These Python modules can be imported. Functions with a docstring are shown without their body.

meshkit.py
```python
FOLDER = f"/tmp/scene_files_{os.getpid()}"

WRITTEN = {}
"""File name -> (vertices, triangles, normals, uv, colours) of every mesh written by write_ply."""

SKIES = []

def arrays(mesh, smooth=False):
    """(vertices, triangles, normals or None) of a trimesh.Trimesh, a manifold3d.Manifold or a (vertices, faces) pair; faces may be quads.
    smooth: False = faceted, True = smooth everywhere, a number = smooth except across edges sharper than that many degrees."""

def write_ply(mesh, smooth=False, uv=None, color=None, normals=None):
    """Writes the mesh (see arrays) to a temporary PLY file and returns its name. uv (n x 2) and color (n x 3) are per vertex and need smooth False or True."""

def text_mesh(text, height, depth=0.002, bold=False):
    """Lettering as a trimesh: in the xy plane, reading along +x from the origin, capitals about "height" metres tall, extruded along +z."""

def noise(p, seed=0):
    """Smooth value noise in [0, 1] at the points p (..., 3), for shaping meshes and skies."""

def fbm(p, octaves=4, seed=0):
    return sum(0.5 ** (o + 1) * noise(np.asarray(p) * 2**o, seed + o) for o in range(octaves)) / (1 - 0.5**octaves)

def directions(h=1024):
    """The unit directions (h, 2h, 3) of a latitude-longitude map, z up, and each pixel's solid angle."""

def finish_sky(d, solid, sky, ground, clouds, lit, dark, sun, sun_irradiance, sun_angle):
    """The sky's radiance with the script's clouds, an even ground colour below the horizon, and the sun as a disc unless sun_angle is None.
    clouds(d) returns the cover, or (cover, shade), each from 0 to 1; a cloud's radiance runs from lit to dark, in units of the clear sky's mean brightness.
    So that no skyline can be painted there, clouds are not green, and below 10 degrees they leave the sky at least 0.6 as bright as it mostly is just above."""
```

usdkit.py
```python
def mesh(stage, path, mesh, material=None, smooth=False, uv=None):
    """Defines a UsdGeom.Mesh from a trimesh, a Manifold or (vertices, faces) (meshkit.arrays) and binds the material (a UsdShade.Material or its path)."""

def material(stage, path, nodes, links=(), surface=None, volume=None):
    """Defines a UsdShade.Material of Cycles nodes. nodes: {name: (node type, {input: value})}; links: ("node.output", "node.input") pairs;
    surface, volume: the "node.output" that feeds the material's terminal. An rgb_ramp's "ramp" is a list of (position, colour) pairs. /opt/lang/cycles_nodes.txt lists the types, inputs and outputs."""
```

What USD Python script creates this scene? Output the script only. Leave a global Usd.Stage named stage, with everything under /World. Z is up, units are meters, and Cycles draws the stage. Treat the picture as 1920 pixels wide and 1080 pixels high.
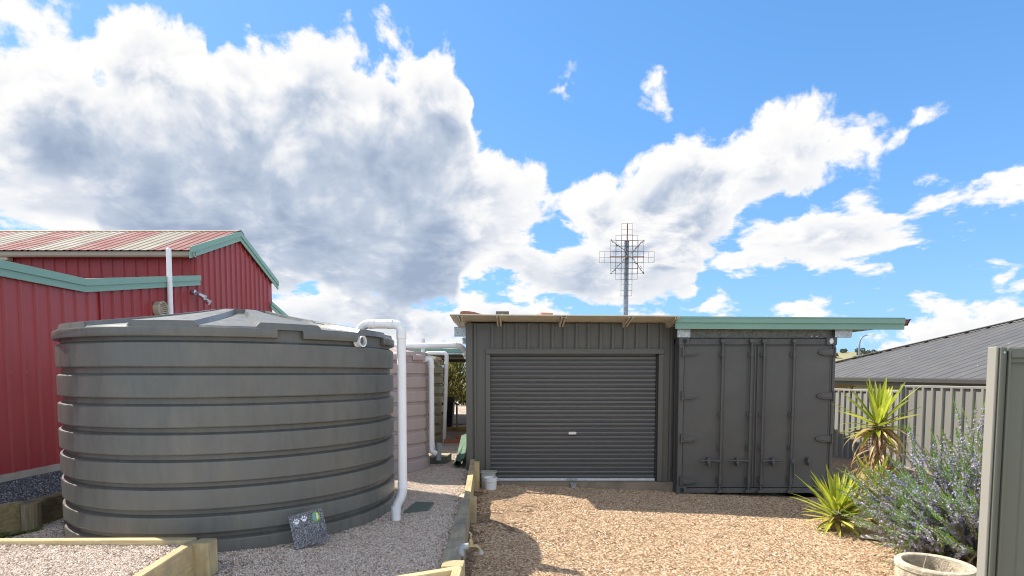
import math, random
import numpy as np, trimesh
import manifold3d as m3
import usdkit, meshkit
from pxr import Usd, UsdGeom, UsdLux, UsdShade, Gf, Sdf, Vt

stage = Usd.Stage.CreateInMemory()
UsdGeom.SetStageUpAxis(stage, UsdGeom.Tokens.z)
UsdGeom.SetStageMetersPerUnit(stage, 1.0)
W = UsdGeom.Xform.Define(stage, '/World')
stage.SetDefaultPrim(W.GetPrim())
UsdGeom.Scope.Define(stage, '/World/Looks')
rnd = random.Random(7)
rng = np.random.default_rng(7)

# ------------------------------------------------------------------ camera
cam = UsdGeom.Camera.Define(stage, '/World/camera')
cam.AddTranslateOp().Set((0, 0, 1.83))
cam.AddRotateXOp().Set(90 - 3.49)
cam.CreateHorizontalApertureAttr(36.0)
cam.CreateVerticalApertureAttr(20.25)
cam.CreateFocalLengthAttr(19.5)
cam.CreateVerticalApertureOffsetAttr(4.19)
cam.CreateClippingRangeAttr(Gf.Vec2f(0.05, 5000))
cam.CreateExposureAttr(0.97)

# ------------------------------------------------------------------ sun and sky
SUN_AZ, SUN_EL = math.atan2(-0.884, 0.467), math.radians(49)
sd = np.array([math.sin(SUN_AZ) * math.cos(SUN_EL), math.cos(SUN_AZ) * math.cos(SUN_EL), math.sin(SUN_EL)])
sun = UsdLux.DistantLight.Define(stage, '/World/sun')
sun.CreateIntensityAttr(1.22)
sun.CreateNormalizeAttr(True)
sun.CreateAngleAttr(0.53)
sun.CreateColorAttr(Gf.Vec3f(1.0, 0.93, 0.82))
xa = np.cross([0, 0, 1], sd); xa /= np.linalg.norm(xa); ya = np.cross(sd, xa)
sun.AddTransformOp().Set(Gf.Matrix4d(*xa, 0, *ya, 0, *sd, 0, 0, 0, 0, 1))

# clouds: banks of cumulus, each a list of stretches (azimuth, top, base, greyness), degrees from the view to the north
CLOUDS = [
[
     [(-53.5, 19.4, 8.8, 0.7), (-41.6, 23.0, 11.6, 0.4), (-39.8, 23.5, 11.6, 0.6), (-38.5, 24.0, 11.2, 0.8), (-36.9, 23.1, 11.4, 0.9), (-36.0, 24.0, 9.9, 0.8), (-34.9, 26.5, 9.2, 0.7), (-33.2, 27.9, 7.6, 0.7), (-31.4, 27.7, 6.4, 0.8), (-29.4, 27.4, 5.6, 0.8), (-28.0, 27.1, 5.2, 0.9), (-27.4, 25.4, 4.8, 0.9), (-26.7, 25.2, 4.8, 0.9), (-26.2, 27.3, 5.3, 0.9), (-24.4, 27.6, 6.4, 0.9), (-23.6, 26.5, 7.4, 0.8), (-21.8, 26.4, 7.8, 0.8), (-20.3, 27.5, 8.1, 0.8), (-18.9, 28.3, 7.7, 0.9), (-17.0, 28.2, 7.0, 1), (-16.0, 28.4, 6.5, 1), (-13.6, 27.7, 6.1, 1), (-12.5, 28.3, 5.8, 1), (-9.5, 27.7, 5.9, 1), (-5.8, 28.6, 6.5, 0.8), (-4.8, 27.4, 7.8, 0.7), (-4.1, 23.8, 9.7, 0.5), (-2.9, 21.8, 11.5, 0.4), (-1.6, 21.8, 12.3, 0.4), (0.0, 21.1, 12.8, 0.45), (2.1, 20.5, 14.3, 0.4), (4.8, 19.5, 14.7, 0.35), (7.0, 19.4, 14.2, 0.35), (8.3, 20.1, 11.6, 0.25), (9.6, 19.9, 8.5, 0.3), (10.7, 18.1, 7.4, 0.3), (12.7, 19.2, 7.1, 0.32), (15.2, 21.3, 7.3, 0.35), (17.6, 22.5, 8.2, 0.35), (20.0, 22.2, 11.0, 0.3), (22.3, 22.3, 14.4, 0.4), (24.6, 22.7, 14.7, 0.4), (26.7, 22.0, 15.4, 0.4), (29.6, 22.2, 16.5, 0.3), (32.0, 21.3, 17.5, 0.3), (32.6, 19.9, 16.7, 0.3), (34.3, 19.4, 18.2, 0.2), (35.3, 20.6, 18.7, 0.1), (36.2, 21.2, 19.2, 0.1), (37.7, 20.7, 20.2, 0.1)]],
[
     [(-50.1, 6.2, 0.7, 0.3), (-36.6, 7.2, 0.9, 0.4), (-27.2, 7.5, 1.5, 0.3), (-23.4, 7.7, 2.0, 0.4), (-22.7, 8.2, 2.5, 0.5), (-20.8, 8.8, 2.6, 0.6), (-16.9, 9.4, 2.6, 0.6), (-13.9, 8.4, 2.7, 0.6), (-10.8, 8.5, 2.7, 0.6), (-7.1, 7.6, 2.7, 0.6), (-4.9, 8.2, 3.3, 0.6), (-1.6, 8.5, 3.3, 0.6), (2.2, 7.6, 3.8, 0.5), (6.0, 6.6, 4.3, 0.3)],
     [(10.3, 5.4, 5.7, 0.1), (11.3, 6.6, 4.7, 0.3), (13.4, 7.0, 4.5, 0.4), (17.2, 5.8, 6.1, 0.3)],
     [(17.7, 5.1, 5.4, 0.1), (19.9, 6.2, 4.6, 0.2), (21.5, 5.2, 5.5, 0.1)],
     [(24.8, 5.0, 5.3, 0.1), (26.8, 6.1, 4.6, 0.2), (28.9, 6.2, 4.5, 0.2), (31.3, 5.0, 5.2, 0.1)],
     [(33.0, 2.7, 2.5, 0.1), (34.9, 3.9, 2.0, 0.2), (37.0, 4.4, 1.7, 0.3), (40.0, 5.1, 1.7, 0.3), (42.7, 5.1, 1.6, 0.3), (51.9, 4.7, 1.3, 0.3)]],
[
     [(-5.1, 11.2, 10.7, 0.2), (-3.3, 12.5, 10.1, 0.4), (-0.5, 14.5, 9.7, 0.5), (2.2, 14.0, 8.9, 0.5), (5.4, 12.2, 7.5, 0.5), (8.1, 13.7, 7.0, 0.5), (12.8, 15.4, 6.3, 0.5), (17.3, 13.2, 7.3, 0.4), (18.6, 11.6, 8.7, 0.2)],
     [(18.8, 10.7, 10.3, 0.1), (20.7, 11.6, 10.3, 0.2), (22.6, 12.8, 9.9, 0.4), (24.8, 13.8, 10.0, 0.4), (27.0, 14.7, 9.8, 0.4), (29.5, 15.0, 9.3, 0.4), (31.9, 14.8, 10.2, 0.35), (34.9, 13.7, 10.9, 0.3), (37.0, 13.4, 11.7, 0.2), (39.7, 12.6, 12.2, 0.1)]],
[
     [(-54.9, 25.7, 19.7, 0.6), (-44.1, 29.1, 22.9, 0.4), (-41.4, 27.6, 23.9, 0.2), (-39.6, 28.2, 24.4, 0.2), (-37.7, 28.9, 25.5, 0.1), (-36.1, 27.3, 26.8, 0)],
     [(-2.8, 27.2, 27.5, 0), (-1.6, 27.7, 25.6, 0), (0.0, 26.8, 27.1, 0)],
     [(4.3, 25.3, 25.5, 0), (5.8, 26.0, 24.5, 0), (7.2, 25.0, 25.2, 0)],
     [(11.6, 24.0, 24.2, 0), (13.4, 25.6, 23.2, 0), (14.6, 25.5, 22.8, 0), (15.7, 23.3, 23.5, 0)],
     [(17.6, 23.6, 23.9, 0), (19.0, 24.3, 23.3, 0), (19.8, 23.6, 23.9, 0)],
     [(27.4, 8.5, 8.8, 0), (29.6, 9.3, 8.2, 0.1), (32.0, 10.1, 8.3, 0.2), (34.7, 9.0, 9.2, 0)],
     [(34.7, 15.1, 14.7, 0), (35.7, 15.4, 14.3, 0), (37.5, 14.8, 14.1, 0), (38.0, 14.5, 13.9, 0), (39.3, 14.7, 13.3, 0.1), (40.8, 15.0, 12.5, 0.2), (43.2, 14.6, 11.9, 0.2), (49.3, 13.7, 9.7, 0.3)]],
[
     [(-16.6, 29.4, 29.7, 0), (-16.0, 30.0, 28.5, 0), (-15.4, 28.9, 29.1, 0)],
     [(-14.0, 29.0, 29.2, 0), (-12.8, 30.5, 28.4, 0), (-11.4, 29.3, 29.6, 0)],
     [(-10.4, 30.0, 30.2, 0), (-9.9, 30.2, 28.9, 0), (-9.6, 29.2, 29.5, 0)],
     [(-7.0, 30.5, 30.7, 0), (-6.1, 30.6, 28.9, 0), (-4.9, 29.2, 29.5, 0)],
     [(19.1, 9.7, 9.9, 0), (20.8, 10.2, 8.9, 0), (22.4, 9.3, 9.5, 0)],
     [(30.8, 6.3, 6.6, 0), (32.3, 6.8, 5.3, 0.1), (35.2, 6.2, 4.8, 0.2), (37.7, 5.3, 5.5, 0)],
     [(39.8, 8.1, 7.7, 0), (41.4, 8.3, 6.7, 0.1), (43.5, 8.6, 6.1, 0.2), (49.6, 8.0, 4.9, 0.2)]]
]
CLOUD_RANGE = math.radians(64)
def cloud_table(segs):
    """top, base and greyness of one bank over azimuth, as a 256 step table"""
    A = np.linspace(-CLOUD_RANGE, CLOUD_RANGE, 256); out = np.tile([0.2, 1.2, 0.0], (256, 1)); near = np.full(256, 9.0)
    for s in segs:
        s = np.radians(np.array(s)) * [1, 1, 1, 1 / math.radians(1)]
        d = np.maximum(0, np.maximum(s[0, 0] - A, A - s[-1, 0])); k = d < near      # past its ends a bank narrows away
        v = np.stack([np.interp(A, s[:, 0], s[:, c]) for c in (1, 2, 3)], 1)
        t = np.maximum(v[:, 0] - v[:, 1], 0); v[:, 0] -= d * .9 + np.minimum(t / 2, d * 1.2); v[:, 1] += d * .9 + np.minimum(t / 2, d * 1.2)
        out[k] = v[k]; near[k] = d[k]
    out[:, 0] = np.maximum(out[:, 0], -.45); out[:, 1] = np.clip(out[:, 1], -.45, 1.9)
    out[:, :2] += 0.5
    return list(zip(np.linspace(0, 1, 256), out.tolist()))
def sky_material():
    n, l = {}, []
    def math_(k, op, a=None, b=None, c=None, **kw):
        i = {'math_type': op, **kw}
        for q, v in (('value1', a), ('value2', b), ('value3', c)):
            if isinstance(v, str): l.append((v, f'{k}.{q}'))
            elif v is not None: i[q] = v
        n[k] = ('math', i); return k + '.value'
    def ramp_(k, v, a, b, c=0.0, d=1.0, kind='smoothstep'):
        n[k] = ('map_range', {'range_type': kind, 'from_min': a, 'from_max': b, 'to_min': c, 'to_max': d, 'clamp': True}); l.append((v, k + '.value')); return k + '.result'
    n['tc'] = ('texture_coordinate', {})
    n['sky'] = ('sky_texture', {'sky_type': 'single_scattering', 'sun_disc': False, 'sun_elevation': SUN_EL, 'sun_rotation': SUN_AZ,
                                'altitude': 300.0, 'air_density': 1.0, 'aerosol_density': 0.45, 'ozone_density': 2.0})
    n['hs'] = ('hsv', {'hue': 0.5, 'saturation': SKYSAT, 'value': SKYV, 'fac': 1.0}); l.append(('sky.color', 'hs.color'))
    # roll the very bright horizon off, as the clear dry air of the place does
    n['kd'] = ('vector_math', {'math_type': 'multiply_add', 'vector2': (1 / 3.6, 1 / 5.6, 1 / 14.0), 'vector3': (1, 1, 1)}); l.append(('hs.color', 'kd.vector1'))
    n['kx'] = ('vector_math', {'math_type': 'divide'}); l += [('hs.color', 'kx.vector1'), ('kd.vector', 'kx.vector2')]
    n['kc'] = ('vector_math', {'math_type': 'multiply', 'vector2': (0.88, 1.09, 1.03)}); l.append(('kx.vector', 'kc.vector1'))
    # ragged displacement of the outlines
    n['w1'] = ('noise_texture', {'scale': 9.0, 'detail': 3.0, 'roughness': 0.55}); l.append(('tc.generated', 'w1.vector'))
    n['wv'] = ('vector_math', {'math_type': 'multiply_add', 'vector2': (.09, .09, .07), 'vector3': (-.045, -.045, -.035)}); l.append(('w1.color', 'wv.vector1'))
    n['dw'] = ('vector_math', {'math_type': 'add'}); l += [('tc.generated', 'dw.vector1'), ('wv.vector', 'dw.vector2')]
    n['sx'] = ('separate_xyz', {}); l.append(('dw.vector', 'sx.vector'))
    n['az'] = ('math', {'math_type': 'arctan2'}); l += [('sx.x', 'az.value1'), ('sx.y', 'az.value2')]
    el = math_('el', 'arcsine', 'sx.z'); az = 'az.value'
    azf = math_('azf', 'multiply_add', az, 0.5 / CLOUD_RANGE, 0.5)
    el5 = math_('el5', 'add', el, 0.5)
    # main relief and, for the light, the relief a little nearer the sun
    n['e0'] = ('separate_xyz', {}); l.append(('tc.generated', 'e0.vector'))
    n['sq0'] = ('vector_math', {'math_type': 'multiply', 'vector2': (1, 1, 1.12)}); l.append(('tc.generated', 'sq0.vector1'))
    n['sq'] = ('vector_math', {'math_type': 'scale'}); l += [('sq0.vector', 'sq.vector1'), (ramp_('ek', 'e0.z', 0.02, 0.30, 1.5, 1.0), 'sq.scale')]   # farther clouds look smaller
    n['sqo'] = ('vector_math', {'math_type': 'add', 'vector2': (-0.020, 0.0, 0.034)}); l.append(('sq.vector', 'sqo.vector1'))
    n['fb'] = ('noise_texture', {'scale': 10.0, 'detail': 10.0, 'roughness': 0.60, 'distortion': 0.2}); l.append(('sq.vector', 'fb.vector'))
    n['fo'] = ('noise_texture', {'scale': 10.0, 'detail': 4.0, 'roughness': 0.55, 'distortion': 0.35}); l.append(('sqo.vector', 'fo.vector'))
    L = D = None
    for i, segs in enumerate(CLOUDS):
        n[f'c{i}'] = ('rgb_ramp', {'ramp': cloud_table(segs)}); l.append((azf, f'c{i}.fac'))
        n[f's{i}'] = ('separate_color', {}); l.append((f'c{i}.color', f's{i}.color'))
        up = math_(f'u{i}', 'subtract', f's{i}.r', el5); dn = math_(f'd{i}', 'subtract', el5, f's{i}.g')
        m = math_(f'm{i}', 'smoothmin', up, dn, 0.03)
        if i > 2: m = math_(f'mt{i}', 'multiply_add', m, 0.55, -0.011)      # small torn clouds are thinner
        g = math_(f'g{i}', 'multiply', ramp_(f'gr{i}', up, *((0.022, 0.145) if i == 0 else (0.012, 0.075))), f's{i}.b')      # greyer below the sunlit tops
        gg = math_(f'gm{i}', 'multiply', g, ramp_(f'gk{i}', m, -0.01, 0.03))
        L = m if L is None else math_(f'L{i}', 'smoothmax', L, m, 0.02)
        D = gg if D is None else math_(f'D{i}', 'maximum', D, gg)
    Lk = math_('Lk', 'multiply', L, 13.0)
    Lc = math_('Lc', 'minimum', Lk, 1.1)
    # beyond the view the sky goes on with scattered cumulus
    n['far'] = ('noise_texture', {'scale': 2.6, 'detail': 2.0}); l.append(('tc.generated', 'far.vector'))
    fr = math_('fr', 'multiply_add', 'far.fac', 6.0, -2.9)
    om = math_('om', 'maximum', ramp_('azm', math_('aza', 'absolute', az), 0.98, 1.1), ramp_('elm', el, 0.72, 0.85))
    fm = math_('fm', 'add', fr, math_('omo', 'multiply_add', om, 4.0, -4.0))
    LL = math_('LL', 'maximum', Lc, fm)
    p = math_('p', 'multiply_add', 'fb.fac', 2.6, -1.3)
    F = math_('F', 'add', LL, p)
    alpha = ramp_('alpha', F, -0.10, 0.20)
    # light on the billows: brighter where the relief falls off towards the sun
    dif = math_('dif', 'subtract', 'fb.fac', 'fo.fac')
    li = math_('li', 'multiply_add', dif, -2.7, 0.17)
    gn = math_('gn', 'multiply', D, ramp_('gnr', 'w1.fac', 0.36, 0.66, 0.50, 0.92))
    sh = math_('sh', 'add', gn, math_('lic', 'multiply', li, math_('ld', 'multiply', ramp_('lit', F, 0.1, 0.9), math_('lg', 'multiply_add', D, -0.55, 1.0))))
    n['cc'] = ('rgb_ramp', {'ramp': [(0.0, (1.0, 0.99, 0.975)), (0.22, (0.87, 0.885, 0.915)), (0.6, (0.53, 0.605, 0.73)), (1.0, (0.35, 0.43, 0.58))]}); l.append((sh, 'cc.fac'))
    n['ccs'] = ('vector_math', {'math_type': 'scale', 'scale': CLOUDV}); l.append(('cc.color', 'ccs.vector1'))
    n['mixc'] = ('mix_color', {'blend_type': 'mix', 'use_clamp': False}); l += [(alpha, 'mixc.fac'), ('kc.vector', 'mixc.a'), ('ccs.vector', 'mixc.b')]
    n['bg'] = ('background_shader', {'strength': DOME}); l.append(('mixc.result', 'bg.color'))
    return usdkit.material(stage, '/World/Looks/sky', n, l, surface='bg.background')
SKYV, SKYSAT, CLOUDV, DOME = 2.05, 1.22, 5.7, 0.092
dome = UsdLux.DomeLight.Define(stage, '/World/sky')
dome.CreateIntensityAttr(1.0)
UsdShade.MaterialBindingAPI.Apply(dome.GetPrim()).Bind(sky_material())
dome.GetPrim().SetCustomDataByKey('kind', 'structure')

# ------------------------------------------------------------------ scene helpers
_names = {}
def numbered(parent, name):
    k = (parent, name)
    _names[k] = _names.get(k, -1) + 1
    return name if _names[k] == 0 else f'{name}_{_names[k]:03d}'
_origin = {}
def tag(p, label=None, cat=None, group=None, kind=None):
    for k, v in (('label', label), ('category', cat), ('group', group), ('kind', kind)):
        if v: p.SetCustomDataByKey(k, v)
    return p
def thing(name, label, cat, loc=(0, 0, 0), group=None, kind=None):
    path = '/World/' + numbered('/World', name)
    x = UsdGeom.Xform.Define(stage, path)
    x.AddTranslateOp().Set(Gf.Vec3d(*map(float, loc)))
    _origin[path] = np.array(loc, float)
    return tag(x.GetPrim(), label, cat, group, kind)
def tone(prim, n, stride):
    """one random tone per loose piece, read by its material"""
    t = rng.uniform(0, 1, -(-n // stride)).repeat(stride)[:n]
    UsdGeom.PrimvarsAPI(prim).CreatePrimvar('tone', Sdf.ValueTypeNames.FloatArray, 'vertex').Set(Vt.FloatArray.FromNumpy(t.astype(np.float32)))
def obj(name, mesh, material, parent=None, smooth=False, label=None, kind=None, cat=None, group=None, stride=0):
    base = str(parent.GetPath()) if parent is not None else '/World'
    path = base + '/' + numbered(base, name)
    v, f = (mesh.vertices, mesh.faces) if isinstance(mesh, trimesh.Trimesh) else mesh
    o = _origin.get(base, np.zeros(3))
    _origin[path] = o
    tm = trimesh.Trimesh(np.asarray(v, float) - o, np.asarray(f), process=False)
    p = usdkit.mesh(stage, path, tm, MAT[material], smooth=smooth).GetPrim()
    tone(p, len(v), stride or len(v))
    return tag(p, label, cat, group, kind)
def copy(root, loc, rz, label, sc=1.0):
    base = root.GetPath().name
    path = '/World/' + numbered('/World', base)
    x = UsdGeom.Xform.Define(stage, path)
    x.GetPrim().GetReferences().AddInternalReference(root.GetPath())
    x.GetPrim().SetInstanceable(True)
    x.ClearXformOpOrder()
    x.AddTranslateOp().Set(Gf.Vec3d(*map(float, loc)))
    x.AddRotateZOp().Set(float(rz)); x.AddScaleOp().Set(Gf.Vec3f(sc, sc, sc))
    p = x.GetPrim()
    for k, v in root.GetCustomData().items(): p.SetCustomDataByKey(k, v)
    p.SetCustomDataByKey('label', label)
    return p

def cat(*ms):
    ms = [m for m in ms if m is not None]
    return trimesh.util.concatenate(ms) if len(ms) > 1 else ms[0]
def box(x0, x1, y0, y1, z0, z1, b=0.0):
    if b <= 0:
        m = trimesh.creation.box((x1 - x0, y1 - y0, z1 - z0)); m.apply_translation(((x0 + x1) / 2, (y0 + y1) / 2, (z0 + z1) / 2)); return m
    pts = []
    for sx, a in ((1, x0), (-1, x1)):
        for sy, c in ((1, y0), (-1, y1)):
            for sz, e in ((1, z0), (-1, z1)):
                pts += [(a, c + sy * b, e + sz * b), (a + sx * b, c, e + sz * b), (a + sx * b, c + sy * b, e)]
    return trimesh.convex.convex_hull(np.array(pts))
def turn(m, axis, deg, at=(0, 0, 0)):
    m.apply_transform(trimesh.transformations.rotation_matrix(math.radians(deg), axis, at)); return m
def shift(m, x=0, y=0, z=0):
    m.apply_translation((x, y, z)); return m
def beam(p, q, w, h, b=0.004, up=(0, 0, 1), taper=None):
    """a squared bar from p to q, w wide and h tall"""
    p, q = np.array(p, float), np.array(q, float)
    d = q - p; L = np.linalg.norm(d); d /= L
    up = up if abs(np.dot(d, up)) < .99 else (0, 1, 0); s = np.cross(d, up); s /= np.linalg.norm(s); u = np.cross(s, d)
    m = box(-w / 2, w / 2, 0, L, -h / 2, h / 2, b)
    T = np.eye(4); T[:3, 0], T[:3, 1], T[:3, 2], T[:3, 3] = s, d, u, p
    m.apply_transform(T); return m
def tube(path, r, n=16, cap=True):
    """round bar along a path; r may be one radius or one per point"""
    P = np.array(path, float); N = len(P)
    r = np.full(N, r) if np.ndim(r) == 0 else np.array(r, float)
    t = np.gradient(P, axis=0); t /= np.linalg.norm(t, axis=1)[:, None]
    ref = np.array([0, 0, 1.0]) if abs(t[0][2]) < .9 else np.array([0, 1.0, 0])
    a = np.cross(t[0], ref); a /= np.linalg.norm(a)
    V = []
    th = np.linspace(0, 2 * np.pi, n, endpoint=False)
    for i in range(N):
        a = a - t[i] * (a @ t[i]); a /= np.linalg.norm(a); b = np.cross(t[i], a)
        V.append(P[i] + r[i] * (np.cos(th)[:, None] * a + np.sin(th)[:, None] * b))
    V = np.vstack(V); F = []
    for i in range(N - 1):
        for j in range(n):
            k = (j + 1) % n
            F += [(i * n + j, i * n + k, (i + 1) * n + k), (i * n + j, (i + 1) * n + k, (i + 1) * n + j)]
    if cap:
        V = np.vstack([V, P[0], P[-1]]); c = len(V) - 2
        for j in range(n):
            k = (j + 1) % n
            F += [(c, k, j), (c + 1, (N - 1) * n + j, (N - 1) * n + k)]
    return trimesh.Trimesh(V, F, process=False)
def bend(points, r, k=6):
    """a polyline whose corners are rounded with radius r"""
    P = [np.array(p, float) for p in points]; out = [P[0]]
    for a, b, c in zip(P, P[1:], P[2:]):
        u, v = a - b, c - b; lu, lv = np.linalg.norm(u), np.linalg.norm(v); q = min(r, lu * .48, lv * .48)
        s, e = b + u / lu * q, b + v / lv * q
        for t in np.linspace(0, 1, k): out.append((1 - t) ** 2 * s + 2 * t * (1 - t) * b + t * t * e)
    out.append(P[-1]); return np.array(out)
def lathe(prof, n=48, at=(0, 0, 0)):
    m = trimesh.creation.revolve(np.array(prof, float), sections=n); m.apply_translation(at); return m
def prism(poly, depth, origin, U, V):
    """2-d outline in the plane U, V extruded by depth along U x V"""
    from shapely.geometry import Polygon
    m = trimesh.creation.extrude_polygon(Polygon(poly), depth, engine='earcut')
    U, V = np.array(U, float), np.array(V, float); T = np.eye(4)
    T[:3, 0], T[:3, 1], T[:3, 2], T[:3, 3] = U, V, np.cross(U, V), origin
    m.apply_transform(T); return m
def trap(L, pitch, top, base, depth, start=0.0):
    """trapezoid ribs of a metal sheet as a polyline (u, d)"""
    pts = [(0.0, 0.0)]; u = start
    while u + base / 2 < L:
        if u - base / 2 > 0: pts += [(u - base / 2, 0), (u - top / 2, depth), (u + top / 2, depth), (u + base / 2, 0)]
        u += pitch
    pts.append((L, 0.0)); return pts
def sheet(o, U, V, N, prof, lo=0.0, hi=1.0, t=0.004):
    """a profiled sheet: prof runs along U and stands out along N; it spans lo..hi along V (numbers or functions of u)"""
    o, U, V, N = (np.array(a, float) for a in (o, U, V, N))
    fl = lo if callable(lo) else (lambda u: lo); fh = hi if callable(hi) else (lambda u: hi)
    A = np.array(prof, float); n = len(A)
    f0 = np.array([o + U * u + N * d + V * fl(u) for u, d in A]); f1 = np.array([o + U * u + N * d + V * fh(u) for u, d in A])
    v = np.vstack([f0, f1, f0 - N * t, f1 - N * t]); F = []
    for i in range(n - 1):
        a, b, c, d = i, i + 1, n + i + 1, n + i
        F += [(a, b, c), (a, c, d), (a + 2 * n, c + 2 * n, b + 2 * n), (a + 2 * n, d + 2 * n, c + 2 * n)]
        F += [(d, c, c + 2 * n), (d, c + 2 * n, d + 2 * n), (b, a, a + 2 * n), (b, a + 2 * n, b + 2 * n)]
    e = n - 1
    F += [(0, n, 3 * n), (0, 3 * n, 2 * n), (e, 2 * n + e, 3 * n + e), (e, 3 * n + e, n + e)]
    m = trimesh.Trimesh(v, F, process=False)
    if np.dot(np.cross(U, V), N) < 0: m.invert()
    return m

# ------------------------------------------------------------------ materials
MAT = {}
def mat(name, col, rough=0.5, var=0.12, scale=5.0, bump=0.0, bscale=80.0, metallic=0.0, spec=0.5, stretch=(1, 1, 1), col2=None, detail=6.0, rvar=0.1, isl=0.0, dirt=None, dirt_amt=0.35, coat=0.0):
    col = np.array(col, float)
    lo, hi = (col * (1 - var), col * (1 + var)) if col2 is None else (col, np.array(col2, float))
    n = {'tc': ('texture_coordinate', {}), 'mp': ('mapping', {'scale': stretch}),
         'nz': ('noise_texture', {'scale': scale, 'detail': detail, 'roughness': 0.6}),
         'rp': ('rgb_ramp', {'ramp': [(0.28, lo), (0.72, hi)]}),
         'rr': ('map_range', {'from_min': 0.3, 'from_max': 0.7, 'to_min': max(0.02, rough - rvar), 'to_max': min(1, rough + rvar), 'clamp': True}),
         'p': ('principled_bsdf', {'metallic': metallic, 'specular_ior_level': spec, 'coat_weight': coat})}
    l = [('tc.object', 'mp.vector'), ('mp.vector', 'nz.vector'), ('nz.fac', 'rp.fac'), ('nz.fac', 'rr.value'), ('rr.result', 'p.roughness')]
    out = 'rp.color'
    if isl:
        n['ge'] = ('attribute', {'attribute': 'tone'}); n['iv'] = ('map_range', {'from_min': 0, 'from_max': 1, 'to_min': 1 - isl, 'to_max': 1 + isl})
        n['hv'] = ('hsv', {'hue': 0.5, 'saturation': 1, 'fac': 1}); l += [('ge.fac', 'iv.value'), ('iv.result', 'hv.value'), (out, 'hv.color')]; out = 'hv.color'
    if dirt is not None:
        n['dn'] = ('noise_texture', {'scale': scale * 0.35, 'detail': 8.0, 'roughness': 0.7}); n['dr'] = ('map_range', {'from_min': 0.5, 'from_max': 0.72, 'to_min': 0, 'to_max': dirt_amt, 'clamp': True})
        n['dm'] = ('mix_color', {'b': dirt}); l += [('mp.vector', 'dn.vector'), ('dn.fac', 'dr.value'), ('dr.result', 'dm.fac'), (out, 'dm.a')]; out = 'dm.result'
    l.append((out, 'p.base_color'))
    if bump:
        n['bn'] = ('noise_texture', {'scale': bscale, 'detail': 4.0}); n['bp'] = ('bump', {'strength': bump, 'distance': 0.01})
        l += [('mp.vector', 'bn.vector'), ('bn.fac', 'bp.height'), ('bp.normal', 'p.normal')]
    MAT[name] = usdkit.material(stage, '/World/Looks/' + name, n, l, surface='p.BSDF')
def leafmat(name, c0, c1, rough=0.45, trans=0.35, isl=0.25, scale=6.0):
    n = {'tc': ('texture_coordinate', {}), 'nz': ('noise_texture', {'scale': scale, 'detail': 3.0}), 'rp': ('rgb_ramp', {'ramp': [(0.3, c0), (0.7, c1)]}),
         'ge': ('attribute', {'attribute': 'tone'}), 'iv': ('map_range', {'from_min': 0, 'from_max': 1, 'to_min': 1 - isl, 'to_max': 1 + isl}), 'hv': ('hsv', {'hue': 0.5, 'saturation': 1, 'fac': 1}),
         'p': ('principled_bsdf', {'roughness': rough, 'specular_ior_level': 0.35}), 't': ('translucent_bsdf', {}), 'm': ('mix_closure', {'fac': trans})}
    l = [('tc.object', 'nz.vector'), ('nz.fac', 'rp.fac'), ('ge.fac', 'iv.value'), ('iv.result', 'hv.value'), ('rp.color', 'hv.color'),
         ('hv.color', 'p.base_color'), ('hv.color', 't.color'), ('p.BSDF', 'm.closure1'), ('t.BSDF', 'm.closure2')]
    MAT[name] = usdkit.material(stage, '/World/Looks/' + name, n, l, surface='m.closure')
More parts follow.
